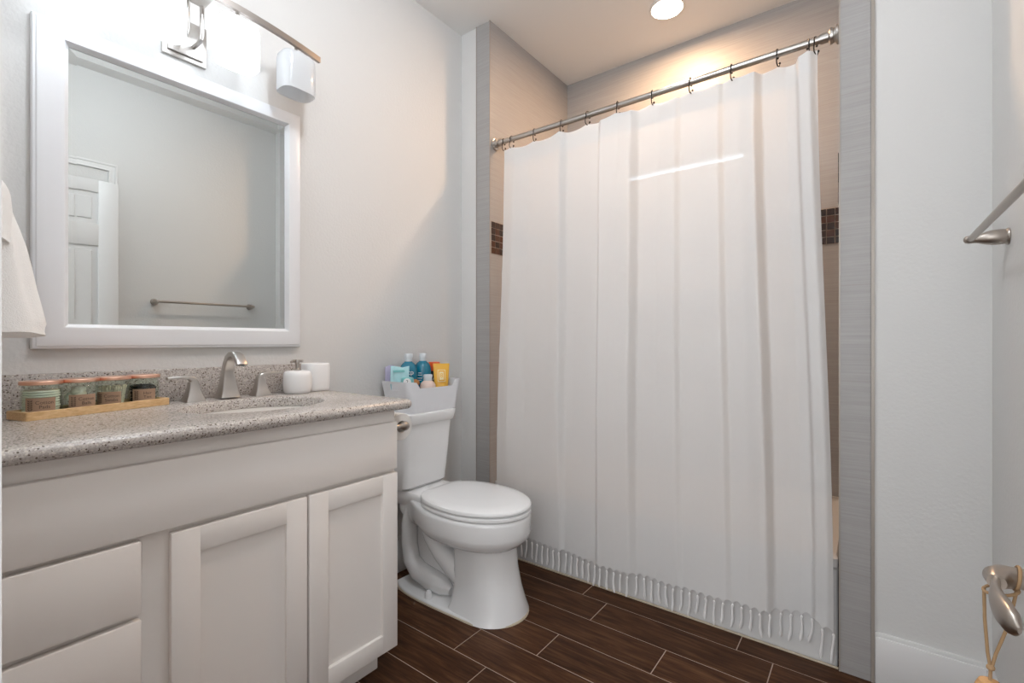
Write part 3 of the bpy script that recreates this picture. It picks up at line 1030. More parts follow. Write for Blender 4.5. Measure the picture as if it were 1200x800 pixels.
b = MB()
for sy in (-0.02, 0.02):
    b.tube([(0.02, LC + sy, 2.03), (0.07, LC + sy, 2.03), (0.085, LC + sy, 2.035), (0.090, LC + sy, 2.05), (0.090, LC + sy, 2.135)], 0.0065, 14)
b.box(0.083, 0.155, LC - 0.030, LC + 0.030, 2.134, 2.1405, 0.002)
b.build('arm', M['nickel'], vl)
b = MB()
loops = []
for i in range(41):
    y = LC - 0.41 + 0.82 * i / 40
    t = Vector((bx(y + 0.001) - bx(y - 0.001), 0.002, 0)).normalized()
    nn = Vector((t.y, -t.x, 0))
    p = Vector((bx(y), y, ZBAR - 0.006 * ((y - LC) / 0.41) ** 2))
    loops.append([p + nn * 0.006 + Vector((0, 0, 0.010)), p - nn * 0.006 + Vector((0, 0, 0.010)), p - nn * 0.006 - Vector((0, 0, 0.010)), p + nn * 0.006 - Vector((0, 0, 0.010))])
b.loft(loops)
b.build('curved_bar', M['bronze'], vl, 30)
for k, (off, lit) in enumerate(((-0.315, True), (-0.105, True), (0.105, True), (0.315, False))):
    y = LC + off
    x = bx(y) - 0.012
    b = MB()
    b.tube([(x, y, 2.142), (x, y, 2.118)], 0.006, 12); b.lathe([(0, 0), (0.017, 0), (0.017, 0.006), (0, 0.006)], (x, y, 2.112), 20)
    stem = b.build('stem', M['nickel'], vl)
    b = MB()
    loops = []
    A, Bh = 0.047, 0.062
    for s, z in ((0.35, 2.1125), (0.70, 2.112), (0.86, 2.109), (0.95, 2.101), (0.99, 2.090), (1.0, 2.075), (1.0, 1.977), (0.985, 1.973), (0.955, 1.974), (0.945, 1.980), (0.945, 2.075), (0.93, 2.092), (0.85, 2.103), (0.35, 2.106)):
        loops.append(superell(x, y, A * s, Bh * s, 3.2, z, 40))
    b.loft(loops)
    sh = b.build('shade', M['shade_lit'] if lit else M['shade_dim'], vl, 60)
    if lit:
        b = MB(); b.sphere((x, y, 2.045), 0.024, (1, 1, 1.2), 20)
        b.build('bulb', M['shade_lit'], sh)
    else:
        sh['label'] = 'unlit clear-edged opal glass shade'
        b = MB(); b.sphere((x, y, 2.05), 0.022, (1, 1, 1.2), 20)
        b.build('bulb', M['ceramic'], sh)

# ------------------------------------------------------------------ hand towel on its ring
rg = thing('towel_ring', 'satin nickel towel ring on the near wall beside the mirror', 'towel ring', (0.27, YN, 1.47))
b = MB(); b.lathe([(0, 0), (0.024, 0), (0.024, 0.006), (0.012, 0.012), (0.010, 0.040), (0.012, 0.048), (0, 0.05)], (0.27, YN, 1.47), 24, Matrix.Rotation(-PI / 2, 4, 'X'))
b.build('mount', M['nickel2'], rg)
b = MB(); b.tube([(0.27 + 0.075 * math.sin(2 * PI * i / 40), YN + 0.040 + 0.03 * (1 - math.cos(2 * PI * i / 40)) * 0.5 + 0.0, 1.395 + 0.075 * math.cos(2 * PI * i / 40)) for i in range(41)], 0.004, 10, cap=False)
b.build('ring', M['nickel2'], rg)

b = MB()
ZTW = 1.415
nz = 40
loops = []
# closed cross-section lofted downwards: folded cloth, thin at the ring, spreading into soft pleats below
for k in range(nz):
    t = k / (nz - 1)
    z = ZTW - t * (ZTW - 1.094) + 0.012 * math.sin(t * 3) * 0
    if k < 6:
        t0 = k / 6
        half = 0.010 + 0.026 * math.sqrt(max(0.0, 1 - (1 - t0) ** 2))
    else:
        half = interp(t, [(0.15, 0.036), (0.4, 0.048), (0.7, 0.056), (0.93, 0.066), (0.96, 0.062), (1, 0.064)])
    hx = interp(t, [(0, 0.070), (0.2, 0.085), (1, 0.112)])
    yc = interp(t, [(0, 0.122), (0.3, 0.134), (1, 0.146)])
    lp = []
    for i in range(72):
        a = 2 * PI * i / 72
        cx_, sy_ = math.cos(a), math.sin(a)
        x = 0.27 + hx * math.copysign(abs(cx_) ** 0.6, cx_)
        ripple = 1 + (0.10 * math.sin(5 * a + 2.2 * t + 0.6) + 0.06 * math.sin(9 * a - 3 * t)) * smoothstep(0.05, 0.5, t)
        y = yc + half * math.copysign(abs(sy_) ** 0.7, sy_) * ripple
        zz = z + (0.006 * math.sin(2 * a + 1) * t)
        lp.append(Vector((x, y, zz)))
    loops.append(lp)
b.loft(loops)
tow = thing('hand_towel', 'white terry hand towel folded over the ring at the left edge', 'towel', (0.27, 0.14, 1.09))
b.build('towel_body', M['towel'], tow, 60)
# shorter front layer with its own edge
b = MB()
loops = []
for k in range(20):
    t = k / 19
    z = ZTW + 0.004 - t * 0.125
    half = 0.013 + 0.030 * math.sqrt(max(0.0, 1 - (1 - min(1, t * 4)) ** 2))
    half *= 1 - 0.10 * smoothstep(0.5, 1, t)
    yc = 0.120 + 0.006 * t
    lp = []
    for i in range(48):
        a = 2 * PI * i / 48
        cx_, sy_ = math.cos(a), math.sin(a)
        lp.append(Vector((0.285 + (0.084 + 0.016 * t) * math.copysign(abs(cx_) ** 0.6, cx_), yc + half * math.copysign(abs(sy_) ** 0.7, sy_) * (1 + 0.05 * math.sin(4 * a + t * 2)), z + 0.02 * t * (sy_ * -0.8))))
    loops.append(lp)
b.loft(loops)
b.build('folded_flap', M['towel'], tow, 60)

# ------------------------------------------------------------------ toilet
TYC = 1.490
toi = thing('toilet', 'white two-piece toilet with closed lid between the vanity and the shower', 'toilet', (0.35, TYC, 0))


def outline(wp, z, n=26, dz=None, ce=0.5):
    """closed plan loop from a half-width profile wp [(x, halfwidth)]; cosine spaced"""
    xs0, xs1 = wp[0][0], wp[-1][0]
    up, lo = [], []
    for i in range(n + 1):
        t = (1 - math.cos(PI * i / n)) / 2
        x = xs0 + (xs1 - xs0) * t
        w = spl(x, wp)
        up.append(Vector((x, TYC - w, z if dz is None else z + dz(x))))
        lo.append(Vector((x, TYC + w, z if dz is None else z + dz(x))))
    return up + lo[-2:0:-1]


def spl(x, wp):
    # monotone-ish catmull interpolation with elliptical tips
    xs = [p[0] for p in wp]
    if x <= xs[0]:
        return wp[0][1]
    if x >= xs[-1]:
        return wp[-1][1]
    for i in range(len(xs) - 1):
        if xs[i] <= x <= xs[i + 1]:
            break
    x0, y0 = wp[i]; x1, y1 = wp[i + 1]
    if i == len(xs) - 2:  # front tip: quarter ellipse
        t = (x - x0) / (x1 - x0)
        return y1 + (y0 - y1) * math.sqrt(max(0.0, 1 - t * t))
    m0 = (y1 - wp[i - 1][1]) / (x1 - xs[i - 1]) if i > 0 else (y1 - y0) / (x1 - x0)
    m1 = (wp[i + 2][1] - y0) / (xs[i + 2] - x0) if i + 2 < len(xs) - 1 else 0.0
    h = x1 - x0
    t = (x - x0) / h
    return (2 * t**3 - 3 * t**2 + 1) * y0 + (t**3 - 2 * t**2 + t) * h * m0 + (-2 * t**3 + 3 * t**2) * y1 + (t**3 - t**2) * h * m1


def scl(wp, k, xf=None, xb=None):
    x0, x1 = wp[0][0], wp[-1][0]
    nb, nf = (x0 if xb is None else xb), (x1 if xf is None else xf)
    return [(nb + (x - x0) / (x1 - x0) * (nf - nb), w * k) for x, w in wp]


RIM = [(0.085, 0.095), (0.17, 0.112), (0.25, 0.150), (0.34, 0.180), (0.455, 0.187), (0.706, 0.002)]
b = MB()
loops = [outline(scl(RIM, 0.62, 0.640, 0.20), 0.258), outline(scl(RIM, 0.74, 0.654, 0.17), 0.268), outline(scl(RIM, 0.87, 0.680, 0.135), 0.283), outline(scl(RIM, 0.955, 0.698, 0.11), 0.303), outline(scl(RIM, 0.988, 0.705, 0.09), 0.325), outline(scl(RIM, 0.985, 0.703, 0.085), 0.35), outline(RIM, 0.380), outline(scl(RIM, 0.99, 0.703, 0.087), 0.391), outline(scl(RIM, 0.96, 0.695, 0.092), 0.395)]
b.loft(loops)
# front pedestal that flares to the floor
PED = lambda xf, xb, w: [(xb, w * 0.93), (xb + 0.012, w * 0.985), (xb + 0.06, w), (xf - 0.13, w), (xf, 0.002)]
loops = [outline(PED(0.694, 0.415, 0.143), 0.002), outline(PED(0.692, 0.42, 0.139), 0.012), outline(PED(0.684, 0.43, 0.127), 0.045), outline(PED(0.668, 0.435, 0.118), 0.10), outline(PED(0.651, 0.435, 0.113), 0.18), outline(PED(0.645, 0.43, 0.113), 0.262), outline(PED(0.65, 0.42, 0.118), 0.29)]
b.loft(loops)
# flat foot
FOOT = [(0.075, 0.10), (0.13, 0.130), (0.22, 0.146), (0.36, 0.148), (0.53, 0.143), (0.694, 0.002)]
b.loft([outline(FOOT, 0.0), outline(FOOT, 0.007), outline(scl(FOOT, 0.985, 0.690, 0.08), 0.012), outline(scl(FOOT, 0.93, 0.68, 0.09), 0.016)])
# core wall of the trapway and sculpted pipe on each side
b.loft([outline([(0.10, 0.04), (0.2, 0.045), (0.4, 0.045), (0.5, 0.002)], 0.01), outline([(0.10, 0.04), (0.2, 0.045), (0.4, 0.045), (0.5, 0.002)], 0.36)])
for sg in (-1, 1):
    y = TYC + sg * 0.070
    pa = [(0.30, y, 0.385), (0.20, y, 0.375), (0.145, y, 0.34), (0.125, y, 0.27), (0.125, y, 0.18), (0.140, y, 0.11), (0.19, y, 0.070), (0.27, y, 0.058), (0.34, y, 0.052), (0.385, y, 0.045)]
    b.tube(pa, [0.026, 0.034, 0.036, 0.036, 0.036, 0.038, 0.043, 0.044, 0.038, 0.018], 18, up=(0, 1, 0))
    pb = [(0.205, y, 0.345), (0.225, y, 0.30), (0.27, y, 0.245), (0.33, y, 0.195), (0.40, y, 0.15), (0.46, y, 0.12)]
    b.tube(pb, [0.016, 0.028, 0.037, 0.042, 0.044, 0.045], 18, up=(0, 1, 0))
# deck under the tank
b.loft([rrect(0.03, 0.25, TYC - 0.10, TYC + 0.10, 0.03, 0.355), rrect(0.025, 0.26, TYC - 0.115, TYC + 0.115, 0.03, 0.385), rrect(0.025, 0.26, TYC - 0.118, TYC + 0.118, 0.03, 0.415), rrect(0.03, 0.255, TYC - 0.112, TYC + 0.112, 0.03, 0.423)])
b.build('bowl', M['porcelain'], toi, 50)
b = MB()
b.loft([outline(scl(FOOT, 1.025, 0.699, 0.07), 0.0), outline(scl(FOOT, 1.02, 0.698, 0.07), 0.004), outline(scl(FOOT, 0.99, 0.694, 0.08), 0.007)])
b.build('caulk_ring', M['caulk'], toi)
for sg in (-1, 1):
    b = MB(); b.lathe([(0, 0.022), (0.0155, 0.010), (0.0155, 0.030), (0.0125, 0.041), (0.006, 0.046), (0, 0.0465)], (0.305, TYC + sg * 0.124, 0), 20)
    b.build('bolt_cap', M['porcelain'], toi)

# tank: tapers down, narrower at the front


def tankloop(xf, wf, wb, z, xb=0.012, r=0.03, n=6):
    poly = [(xf, TYC - 0.003 + wf), (xb, TYC - 0.003 + wb), (xb, TYC - 0.003 - wb), (xf, TYC - 0.003 - wf)]
    pts = []
    rr2 = [r, 0.008, 0.008, r]
    for i in range(4):
        p = Vector((*poly[i], z)); a = Vector((*poly[i - 1], z)); c = Vector((*poly[(i + 1) % 4], z))
        d0 = (a - p).normalized(); d1 = (c - p).normalized()
        p0 = p + d0 * rr2[i]; p1 = p + d1 * rr2[i]
        for k in range(n + 1):
            t = k / n
            pts.append((1 - t)**2 * p0 + 2 * t * (1 - t) * p + t * t * p1)
    return pts


b = MB()
b.loft([tankloop(0.150, 0.118, 0.145, 0.424), tankloop(0.165, 0.128, 0.152, 0.438), tankloop(0.178, 0.131, 0.158, 0.55), tankloop(0.194, 0.136, 0.168, 0.70), tankloop(0.195, 0.136, 0.168, 0.716)])
b.build('tank', M['porcelain'], toi, 40)
b = MB()
b.loft([tankloop(0.203, 0.141, 0.172, 0.717), tankloop(0.207, 0.144, 0.175, 0.722), tankloop(0.214, 0.150, 0.180, 0.755), tankloop(0.213, 0.149, 0.179, 0.763), tankloop(0.206, 0.143, 0.173, 0.767)])
b.build('tank_lid', M['porcelain'], toi, 30)
LID = [(0.228, 0.085), (0.26, 0.128), (0.33, 0.168), (0.455, 0.184), (0.708, 0.002)]
b = MB()
b.loft([outline(scl(LID, 0.97, 0.702, 0.235), 0.397), outline(scl(LID, 0.995, 0.708, 0.23), 0.401), outline(scl(LID, 0.995, 0.708, 0.23), 0.411), outline(scl(LID, 0.975, 0.703, 0.232), 0.4145)])
b.build('seat', M['seat'], toi, 50)
b = MB()
b.loft([outline(scl(LID, 0.97, 0.702, 0.235), 0.4185), outline(LID, 0.4225), outline(LID, 0.429), outline(scl(LID, 0.985, 0.704, 0.231), 0.4345), outline(scl(LID, 0.94, 0.693, 0.24), 0.4385), outline(scl(LID, 0.75, 0.64, 0.27), 0.4425), outline(scl(LID, 0.4, 0.56, 0.34), 0.4445), outline(scl(LID, 0.1, 0.47, 0.43), 0.445)])
b.build('seat_cover', M['seat'], toi, 30)
for sg in (-1, 1):
    b = MB(); b.box(0.222, 0.250, TYC + sg * 0.075 - 0.018, TYC + sg * 0.075 + 0.018, 0.395, 0.428, 0.006)
    b.build('hinge', M['seat'], toi)
for sx_, sy_ in ((0.60, -0.07), (0.60, 0.07), (0.35, -0.15)):
    b = MB(); b.box(sx_ - 0.012, sx_ + 0.012, TYC + sy_ - 0.006, TYC + sy_ + 0.006, 0.412, 0.420, 0.002)
    b.build('bumper', M['seat'], toi)

# ------------------------------------------------------------------ basket on the tank
bk = thing('storage_basket', 'white plastic storage basket with a scooped front on the toilet tank', 'basket', (0.115, 1.50, 0.767))
b = MB()
BZ = 0.7675


def bloop(f, inset):
    # f: 0 bottom .. 1 top; list of (pt, tag)
    fl2 = 0.017 * f
    x0, x1, y0, y1 = 0.030 - fl2 * 0.8 + inset, 0.206 + fl2 * 0.5 - inset, 1.362 - fl2 * 1.5 + inset, 1.643 + fl2 * 1.3 - inset
    r = 0.026 - inset
    pts = []
    n = 6
    def arc(cx, cy, a0):
        for i in range(n + 1):
            a = a0 + PI / 2 * i / n
            pts.append((cx + r * math.cos(a), cy + r * math.sin(a)))
    arc(x1 - r, y1 - r, 0)
    arc(x0 + r, y1 - r, PI / 2)
    for q in (0.75, 0.5, 0.25): pts.append((x0, y0 + r + (y1 - y0 - 2 * r) * q)) if False else None
    for q in range(1, 14): pts.append((x0, y1 - r - (y1 - y0 - 2 * r) * q / 14))
    arc(x0 + r, y0 + r, PI)
    for q in range(1, 10): pts.append((x0 + r + (x1 - x0 - 2 * r) * q / 10, y0))
    arc(x1 - r, y0 + r, 1.5 * PI)
    for q in range(1, 14): pts.append((x1, y0 + r + (y1 - y0 - 2 * r) * q / 14))
    return pts


def btop(y):
    e = max(0.0, min(1.0, (min(y - 1.335, 1.668 - y) - 0.042) / 0.028))
    return 0.905 - 0.030 * (e * e * (3 - 2 * e))


fr_ = [0, 0.12, 0.3, 0.5, 0.64, 0.72, 0.82, 0.92, 1.0]
outl, inl = [], []
for f in fr_:
    po_, pi_ = bloop(f, 0.0), bloop(f, 0.0028)
    outl.append([Vector((x, y, BZ + (btop(y) - BZ) * f)) for x, y in po_])
    inl.append([Vector((x, y, BZ + 0.003 + (btop(y) - BZ - 0.003) * f)) for x, y in pi_])
vo = [[b.bm.verts.new(p) for p in lp] for lp in outl]
vi = [[b.bm.verts.new(p) for p in lp] for lp in inl]
K = len(outl[0])
s0 = 7 + 7 + 13 + 7  # first straight point of the left end
slot_i = set(range(s0 + 2, s0 + 6))
slot_k = {5, 6}
for k in range(len(fr_) - 1):
    for i in range(K):
        j = (i + 1) % K
        if k in slot_k and i in slot_i:
            continue
        b.bm.faces.new((vo[k][i], vo[k][j], vo[k + 1][j], vo[k + 1][i]))
        b.bm.faces.new((vi[k][j], vi[k][i], vi[k + 1][i], vi[k + 1][j]))
i0, i1, k0, k1 = min(slot_i), max(slot_i) + 1, 5, 7
for i in range(i0, i1):
    for k in (k0, k1):
        b.bm.faces.new((vo[k][i], vo[k][i + 1], vi[k][i + 1], vi[k][i]))
for k in range(k0, k1):
    for i in (i0, i1):
        b.bm.faces.new((vo[k][i], vo[k + 1][i], vi[k + 1][i], vi[k][i]))
for i in range(K):
    j = (i + 1) % K
    b.bm.faces.new((vo[-1][i], vo[-1][j], vi[-1][j], vi[-1][i]))
b.bm.faces.new(list(reversed(vo[0])))
b.bm.faces.new(vi[0])
b.build('basket_body', M['plastic'], bk, 50)
b = MB(); b.box(0.038, 0.165, 1.3525, 1.3545, 0.835, 0.897, 0.0008, 1)
b.build('handle_backing', M['plastic'], bk)

BF = 0.7712
BG = 'toiletries in the basket'


def bottle(x, y, label, kind):
    t = thing('shampoo_bottle', label, 'bottle', (x, y, BF), 'teal bottles in the basket')
    b = MB()
    b.lathe([(0, 0), (0.036, 0), (0.040, 0.004), (0.041, 0.012), (0.041, 0.165), (0.0395, 0.182), (0.035, 0.197), (0.027, 0.208), (0.0185, 0.214), (0.0165, 0.217), (0, 0.217)], (x, y, BF), 36)
    bd = b.build('bottle_body', M['teal'], t, 50)
    b = MB()
    b.lathe([(0, 0.2172), (0.0165, 0.2172), (0.017, 0.219), (0.0165, 0.234), (0.0195, 0.2345), (0.0195, 0.250), (0.018, 0.253), (0, 0.254)], (x, y, BF), 28)
    b.build('bottle_cap', M['cap'], t, 40)
    d = Vector((0.75, -0.66, 0)).normalized()
    right = Vector((0.66, 0.75, 0))
    p = Vector((x, y, BF)) + d * 0.0415
    if kind == 0:
        text('cp', 0.030, frame_mtx(p + right * 0.010 + d * -0.0015 + Vector((0, 0, 0.168)), right, (0, 0, 1)), M['white'], bd, 'lettering', 0.0008)
    else:
        for dz, w in ((0.160, 0.014), (0.150, 0.018), (0.136, 0.022), (0.126, 0.016)):
            b2 = MB()
            lo = []
            for i in range(9):
                an = math.atan2(d.y, d.x) - 0.35 + (i / 8 - 0.5) * w / 0.041
                lo.append([Vector((x + rr_ * math.cos(an), y + rr_ * math.sin(an), BF + dz + q)) for rr_, q in ((0.0410, 0), (0.0414, 0), (0.0414, 0.0028), (0.0410, 0.0028))])
            b2.loft(lo)
            b2.build('printed_line', M['cap'], bd)


bottle(0.068, 1.462, 'left teal bottle with pale cap, partly behind the aqua pouch', 0)
bottle(0.068, 1.550, 'right teal bottle with pale cap, beside the black and orange bottle', 1)

t = thing('toiletry_bottle', 'black bottle with a flat orange cap behind the yellow tube', 'bottle', (0.066, 1.626, BF))
b = MB(); b.lathe([(0, 0), (0.026, 0), (0.028, 0.003), (0.028, 0.163), (0.0265, 0.166), (0, 0.166)], (0.066, 1.626, BF), 32)
bd = b.build('bottle_body', M['black'], t)
b = MB(); b.lathe([(0, 0.1662), (0.027, 0.1662), (0.028, 0.168), (0.0285, 0.205), (0.026, 0.209), (0, 0.210)], (0.066, 1.626, BF), 32)
b.build('bottle_cap', M['orange'], t)
d = Vector((0.72, -0.69, 0)); right = Vector((0.69, 0.72, 0))
text('PUR', 0.016, frame_mtx(Vector((0.066, 1.626, BF + 0.127)) + d * 0.0282 - right * 0.006, right, (0, 0, 1)), M['white'], bd, 'lettering', 0.0008)

# yellow tube, cap down, crimped top
t = thing('toiletry_tube', 'yellow squeeze tube with a pale square print at the basket front', 'tube', (0.168, 1.590, BF))
b = MB()
rt = Vector((0.62, 0.785, 0)).normalized(); dn = Vector((0.785, -0.62, 0)).normalized()
loops = []
c0 = Vector((0.150, 1.592, BF))
for z, hw_, hd2 in ((0.038, 0.026, 0.022), (0.05, 0.028, 0.022), (0.09, 0.0315, 0.018), (0.14, 0.035, 0.010), (0.185, 0.0375, 0.004), (0.195, 0.0385, 0.0022), (0.205, 0.0385, 0.0020)):
    loops.append([c0 + rt * (hw_ * math.copysign(abs(math.cos(2 * PI * i / 32)) ** 0.8, math.cos(2 * PI * i / 32))) + dn * (hd2 * math.sin(2 * PI * i / 32)) + Vector((0, 0, z)) for i in range(32)])
b.loft(loops)
bd = b.build('tube_body', M['yellow'], t, 50)
b = MB(); b.lathe([(0, 0), (0.0215, 0), (0.0225, 0.002), (0.022, 0.0375), (0, 0.0375)], c0, 28)
b.build('tube_cap', M['white'], t)
b = MB()
mtx = frame_mtx(c0 + dn * 0.0135 + Vector((0, 0, 0.148)), rt, Vector((0, 0, 1)) - dn * 0.2)
fr2 = bmesh.new()
for q in ((-0.018, 0.018, 0.026, 0.0285), (-0.018, 0.018, -0.0285, -0.026), (-0.018, -0.0155, -0.0285, 0.0285), (0.0155, 0.018, -0.0285, 0.0285), (-0.010, 0.010, -0.019, 0.019)):
    vv = [fr2.verts.new(p) for p in ((q[0], q[2], 0), (q[1], q[2], 0), (q[1], q[3], 0), (q[0], q[3], 0))]
    fr2.faces.new(vv)
geom = bmesh.ops.extrude_face_region(fr2, geom=list(fr2.faces))
for v in [g_ for g_ in geom['geom'] if isinstance(g_, bmesh.types.BMVert)]:
    v.co.z -= 0.004
b.merge(fr2, mtx)
pf = b.build('print_frame', M['cream'], bd, smooth=False)
text('8', 0.030, mtx @ Matrix.Translation((0, 0, 0.0006)), M['yellow'], pf, 'lettering', 0.0002)

# lotion bottle in front
t = thing('lotion_bottle', 'round pink lotion bottle with a white cap beside the yellow tube', 'bottle', (0.160, 1.500, BF))
c = Vector((0.157, 1.500, BF))
b = MB(); b.lathe([(0, 0), (0.034, 0), (0.037, 0.004), (0.037, 0.095), (0.036, 0.108), (0.031, 0.120), (0.022, 0.128), (0.0185, 0.131), (0, 0.131)], c, 36)
b.build('bottle_body', M['lotion'], t, 50)
b = MB(); b.lathe([(0, 0.1312), (0.0185, 0.1312), (0.019, 0.134), (0.019, 0.147), (0.0205, 0.1475), (0.0205, 0.155), (0.019, 0.158), (0, 0.159)], c, 28)
b.build('bottle_cap', M['cap'], t, 40)

# brush with a varnished back
t = thing('hair_brush', 'varnished oval wooden brush poking up behind the lotion bottle', 'brush', (0.125, 1.44, BF))
c = Vector((0.120, 1.452, BF + 0.120))
b = MB(); b.sphere(c, 0.03, (0.55, 1.0, 0.62), 24); b.tube([c - Vector((0, 0.005, 0.012)), c - Vector((0.004, 0.02, 0.06)), c - Vector((0.006, 0.022, 0.112))], [0.010, 0.0085, 0.009], 14)
b.build('brush_back', M['amber'], t)
b = MB()
for i in range(-4, 5):
    for k in range(-2, 3):
        p = c + Vector((0.0, i * 0.005, k * 0.0045))
        b.tube([p - Vector((0.01, 0, 0)), p - Vector((0.027, 0, 0))], 0.0009, 5)
b.build('bristles', M['black'], t)

# pouches of wipes


def pouch(name, label, mat_, c, rt, w, h, th_, lean, seed):
    rt = Vector(rt).normalized(); up = (Vector((0, 0, 1)) + Vector(lean)).normalized(); dn = rt.cross(up)
    t = thing(name, label, 'pouch', tuple(c))
    b = MB()
    loops = []
    rn = random.Random(seed)
    ph = [rn.uniform(0, 6) for _ in range(4)]
    N = 18
    for k in range(N):
        v = k / (N - 1)
        bul = max(0.06, math.sin(PI * min(1, max(0, 0.04 + v * 0.93))) ** 0.55) if v > 0.0 else 0.5
        lp = []
        for i in range(40):
            a = 2 * PI * i / 40
            ca, sa = math.cos(a), math.sin(a)
            q = c + rt * (w / 2 * math.copysign(abs(ca) ** 0.7, ca)) + up * (v * h + 0.004 * math.sin(3 * ca + ph[0]) * v) + dn * (th_ / 2 * sa * bul * (1 + 0.18 * math.sin(7 * ca + ph[1] + 5 * v) + 0.1 * math.sin(12 * v + ph[2] + ca * 2)))
            lp.append(q)
        loops.append(lp)
    b.loft(loops)
    b.build('pouch_body', mat_, t, 50)
    return t, rt, up, dn


pouch('wipes_pouch', 'lilac pouch standing at the basket back left, behind the aqua pouch', M['lilac'], Vector((0.042, 1.385, BF)), (0.25, 0.97, 0), 0.055, 0.198, 0.020, (0, -0.02, 0), 3)
t, rt, up, dn = pouch('wipes_pouch', 'shiny aqua wipes pouch with a raised corner at the basket left', M['aqua'], Vector((0.088, 1.392, BF)), (0.42, 0.90, 0), 0.084, 0.197, 0.026, (0.05, -0.02, 0), 5)
b = MB()
cc = Vector((0.088, 1.392, BF)) + up * 0.178 + dn * 0.006
for k, (w_, h_) in enumerate(((0.06, 0.010),)):
    lo = []
    for i in range(7):
        q = cc + rt * (-0.032 + 0.05 * i / 6)
        lo.append([q + up * h_ * 0.5 + dn * 0.0, q + up * h_ * 0.5 + dn * 0.006, q - up * h_ * 0.5 + dn * 0.008, q - up * h_ * 0.5])
    b.loft(lo)
b.build('printed_strip', M['aqua2'], t)
# mint tub with a round numbered label
t = thing('wipes_tub', 'small mint tub with a round white label in front of the left teal bottle', 'tub', (0.135, 1.400, BF))
c = Vector((0.140, 1.395, BF))
b = MB(); b.lathe([(0, 0), (0.026, 0), (0.028, 0.003), (0.028, 0.135), (0.0265, 0.146), (0.022, 0.150), (0, 0.151)], c, 32)
bd = b.build('tub_body', M['aqua2'], t, 50)
d = Vector((0.72, -0.69, 0)).normalized(); right = Vector((0.69, 0.72, 0)).normalized()
b = MB()
mt_ = frame_mtx(c + d * 0.0255 + Vector((0, 0, 0.132)), right, (0, 0, 1))
b.lathe([(0, 0), (0.0165, 0), (0.0165, 0.0045), (0, 0.0045)], (0, 0, 0), 28)
b.bm.transform(mt_)
lb = b.build('round_label', M['white'], bd)
text('2', 0.022, frame_mtx(c + d * 0.0303 + Vector((0, 0, 0.132)), right, (0, 0, 1)), M['ink'], lb, 'lettering', 0.0003)

# ------------------------------------------------------------------ toilet paper on the vanity side
h = thing('toilet_paper_holder', 'satin nickel toilet paper holder on the vanity side panel', 'paper holder', (0.52, VY1, 0.795))
for x in (0.375, 0.517):
    b = MB()
    b.lathe([(0, 0), (0.019, 0), (0.019, 0.005), (0.011, 0.009), (0.0095, 0.045), (0.012, 0.050), (0.0155, 0.056), (0.0155, 0.068), (0.012, 0.073), (0, 0.074)], (x, VY1, 0.795), 24, Matrix.Rotation(-PI / 2, 4, 'X'))
    b.build('post', M['nickel2'], h)
b = MB(); b.tube([(0.375, VY1 + 0.064, 0.795), (0.517, VY1 + 0.064, 0.795)], 0.008, 14)
b.build('roller', M['nickel2'], h)
b = MB()
b.loft([[Vector((x, VY1 + 0.064 + r * math.cos(2 * PI * i / 40), 0.790 + r * math.sin(2 * PI * i / 40))) for i in range(40)] for x, r in ((0.393, 0.020), (0.393, 0.044), (0.395, 0.046), (0.497, 0.046), (0.499, 0.044), (0.499, 0.020), (0.393, 0.020))], False, False)
o = b.build('toilet_paper_roll', M['paper'])
tag(o, 'white toilet paper roll on the holder at the vanity end', 'toilet paper')

# ------------------------------------------------------------------ curtain rod, rings, curtain
RY, RZ = 1.930, 2.112
rod = thing('curtain_rod', 'brushed nickel tension rod spanning the shower opening', 'curtain rod', (0.95, RY, RZ))
b = MB(); b.tube([(SX0 + 0.005, RY, RZ), (0.62, RY, RZ - 0.003), (0.95, RY, RZ - 0.004), (1.3, RY, RZ - 0.003), (SX1 - 0.005, RY, RZ)], 0.0125, 20)
b.build('rod_tube', M['nickel'], rod)
pf = [(0, 0.0005), (0.031, 0.0005), (0.032, 0.004), (0.030, 0.009), (0.024, 0.011), (0.022, 0.016), (0.026, 0.018), (0.026, 0.026), (0.020, 0.029), (0.0165, 0.031), (0.0165, 0.055), (0, 0.055)]
b = MB(); b.lathe(pf, (SX0, RY, RZ), 32, Matrix.Rotation(PI / 2, 4, 'Y')); b.build('flange', M['nickel'], rod, 30)
b = MB(); b.lathe(pf, (SX1, RY, RZ), 32, Matrix.Rotation(-PI / 2, 4, 'Y')); b.build('flange', M['nickel'], rod, 30)

RX = [0.262, 0.315, 0.452, 0.608, 0.747, 0.893, 1.046, 1.202, 1.353, 1.506, 1.600, 1.622]
LBL = ['curtain ring nearest the left rod flange', 'curtain ring second from the left rod flange', 'curtain ring third from the left rod flange', 'curtain ring fourth from the left rod flange', 'curtain ring fifth from the left rod flange', 'curtain ring sixth from the left rod flange', 'curtain ring seventh from the left rod flange', 'curtain ring fifth from the right rod flange', 'curtain ring fourth from the right rod flange', 'curtain ring third from the right rod flange', 'curtain ring touching the outermost ring at the right', 'curtain ring nearest the right rod flange']


def ring_mesh():
    b = MB()
    pts = []
    for i in range(17):
        a = math.radians(215 - 250 * i / 16)
        pts.append((0, 0.0155 * math.cos(a), 0.0155 * math.sin(a)))
    # front leg down to the curtain's eyelet and back up to a bead
    pts = pts[::-1]
    front = [(0.0, -0.0165, -0.016), (0.0, -0.020, -0.030), (0.001, -0.020, -0.042), (0.003, -0.014, -0.050), (0.006, -0.002, -0.048), (0.007, 0.004, -0.034)]
    b.tube(pts + front, 0.0021, 8)
    b.sphere(pts[0], 0.0042, n=12)
    b.sphere(front[-1], 0.0042, n=12)
    b.sphere((0, 0.0, 0.0158), 0.003, (1, 1.6, 0.8), 12)
    o = b.build('curtain_ring', M['blackmetal'])
    return o


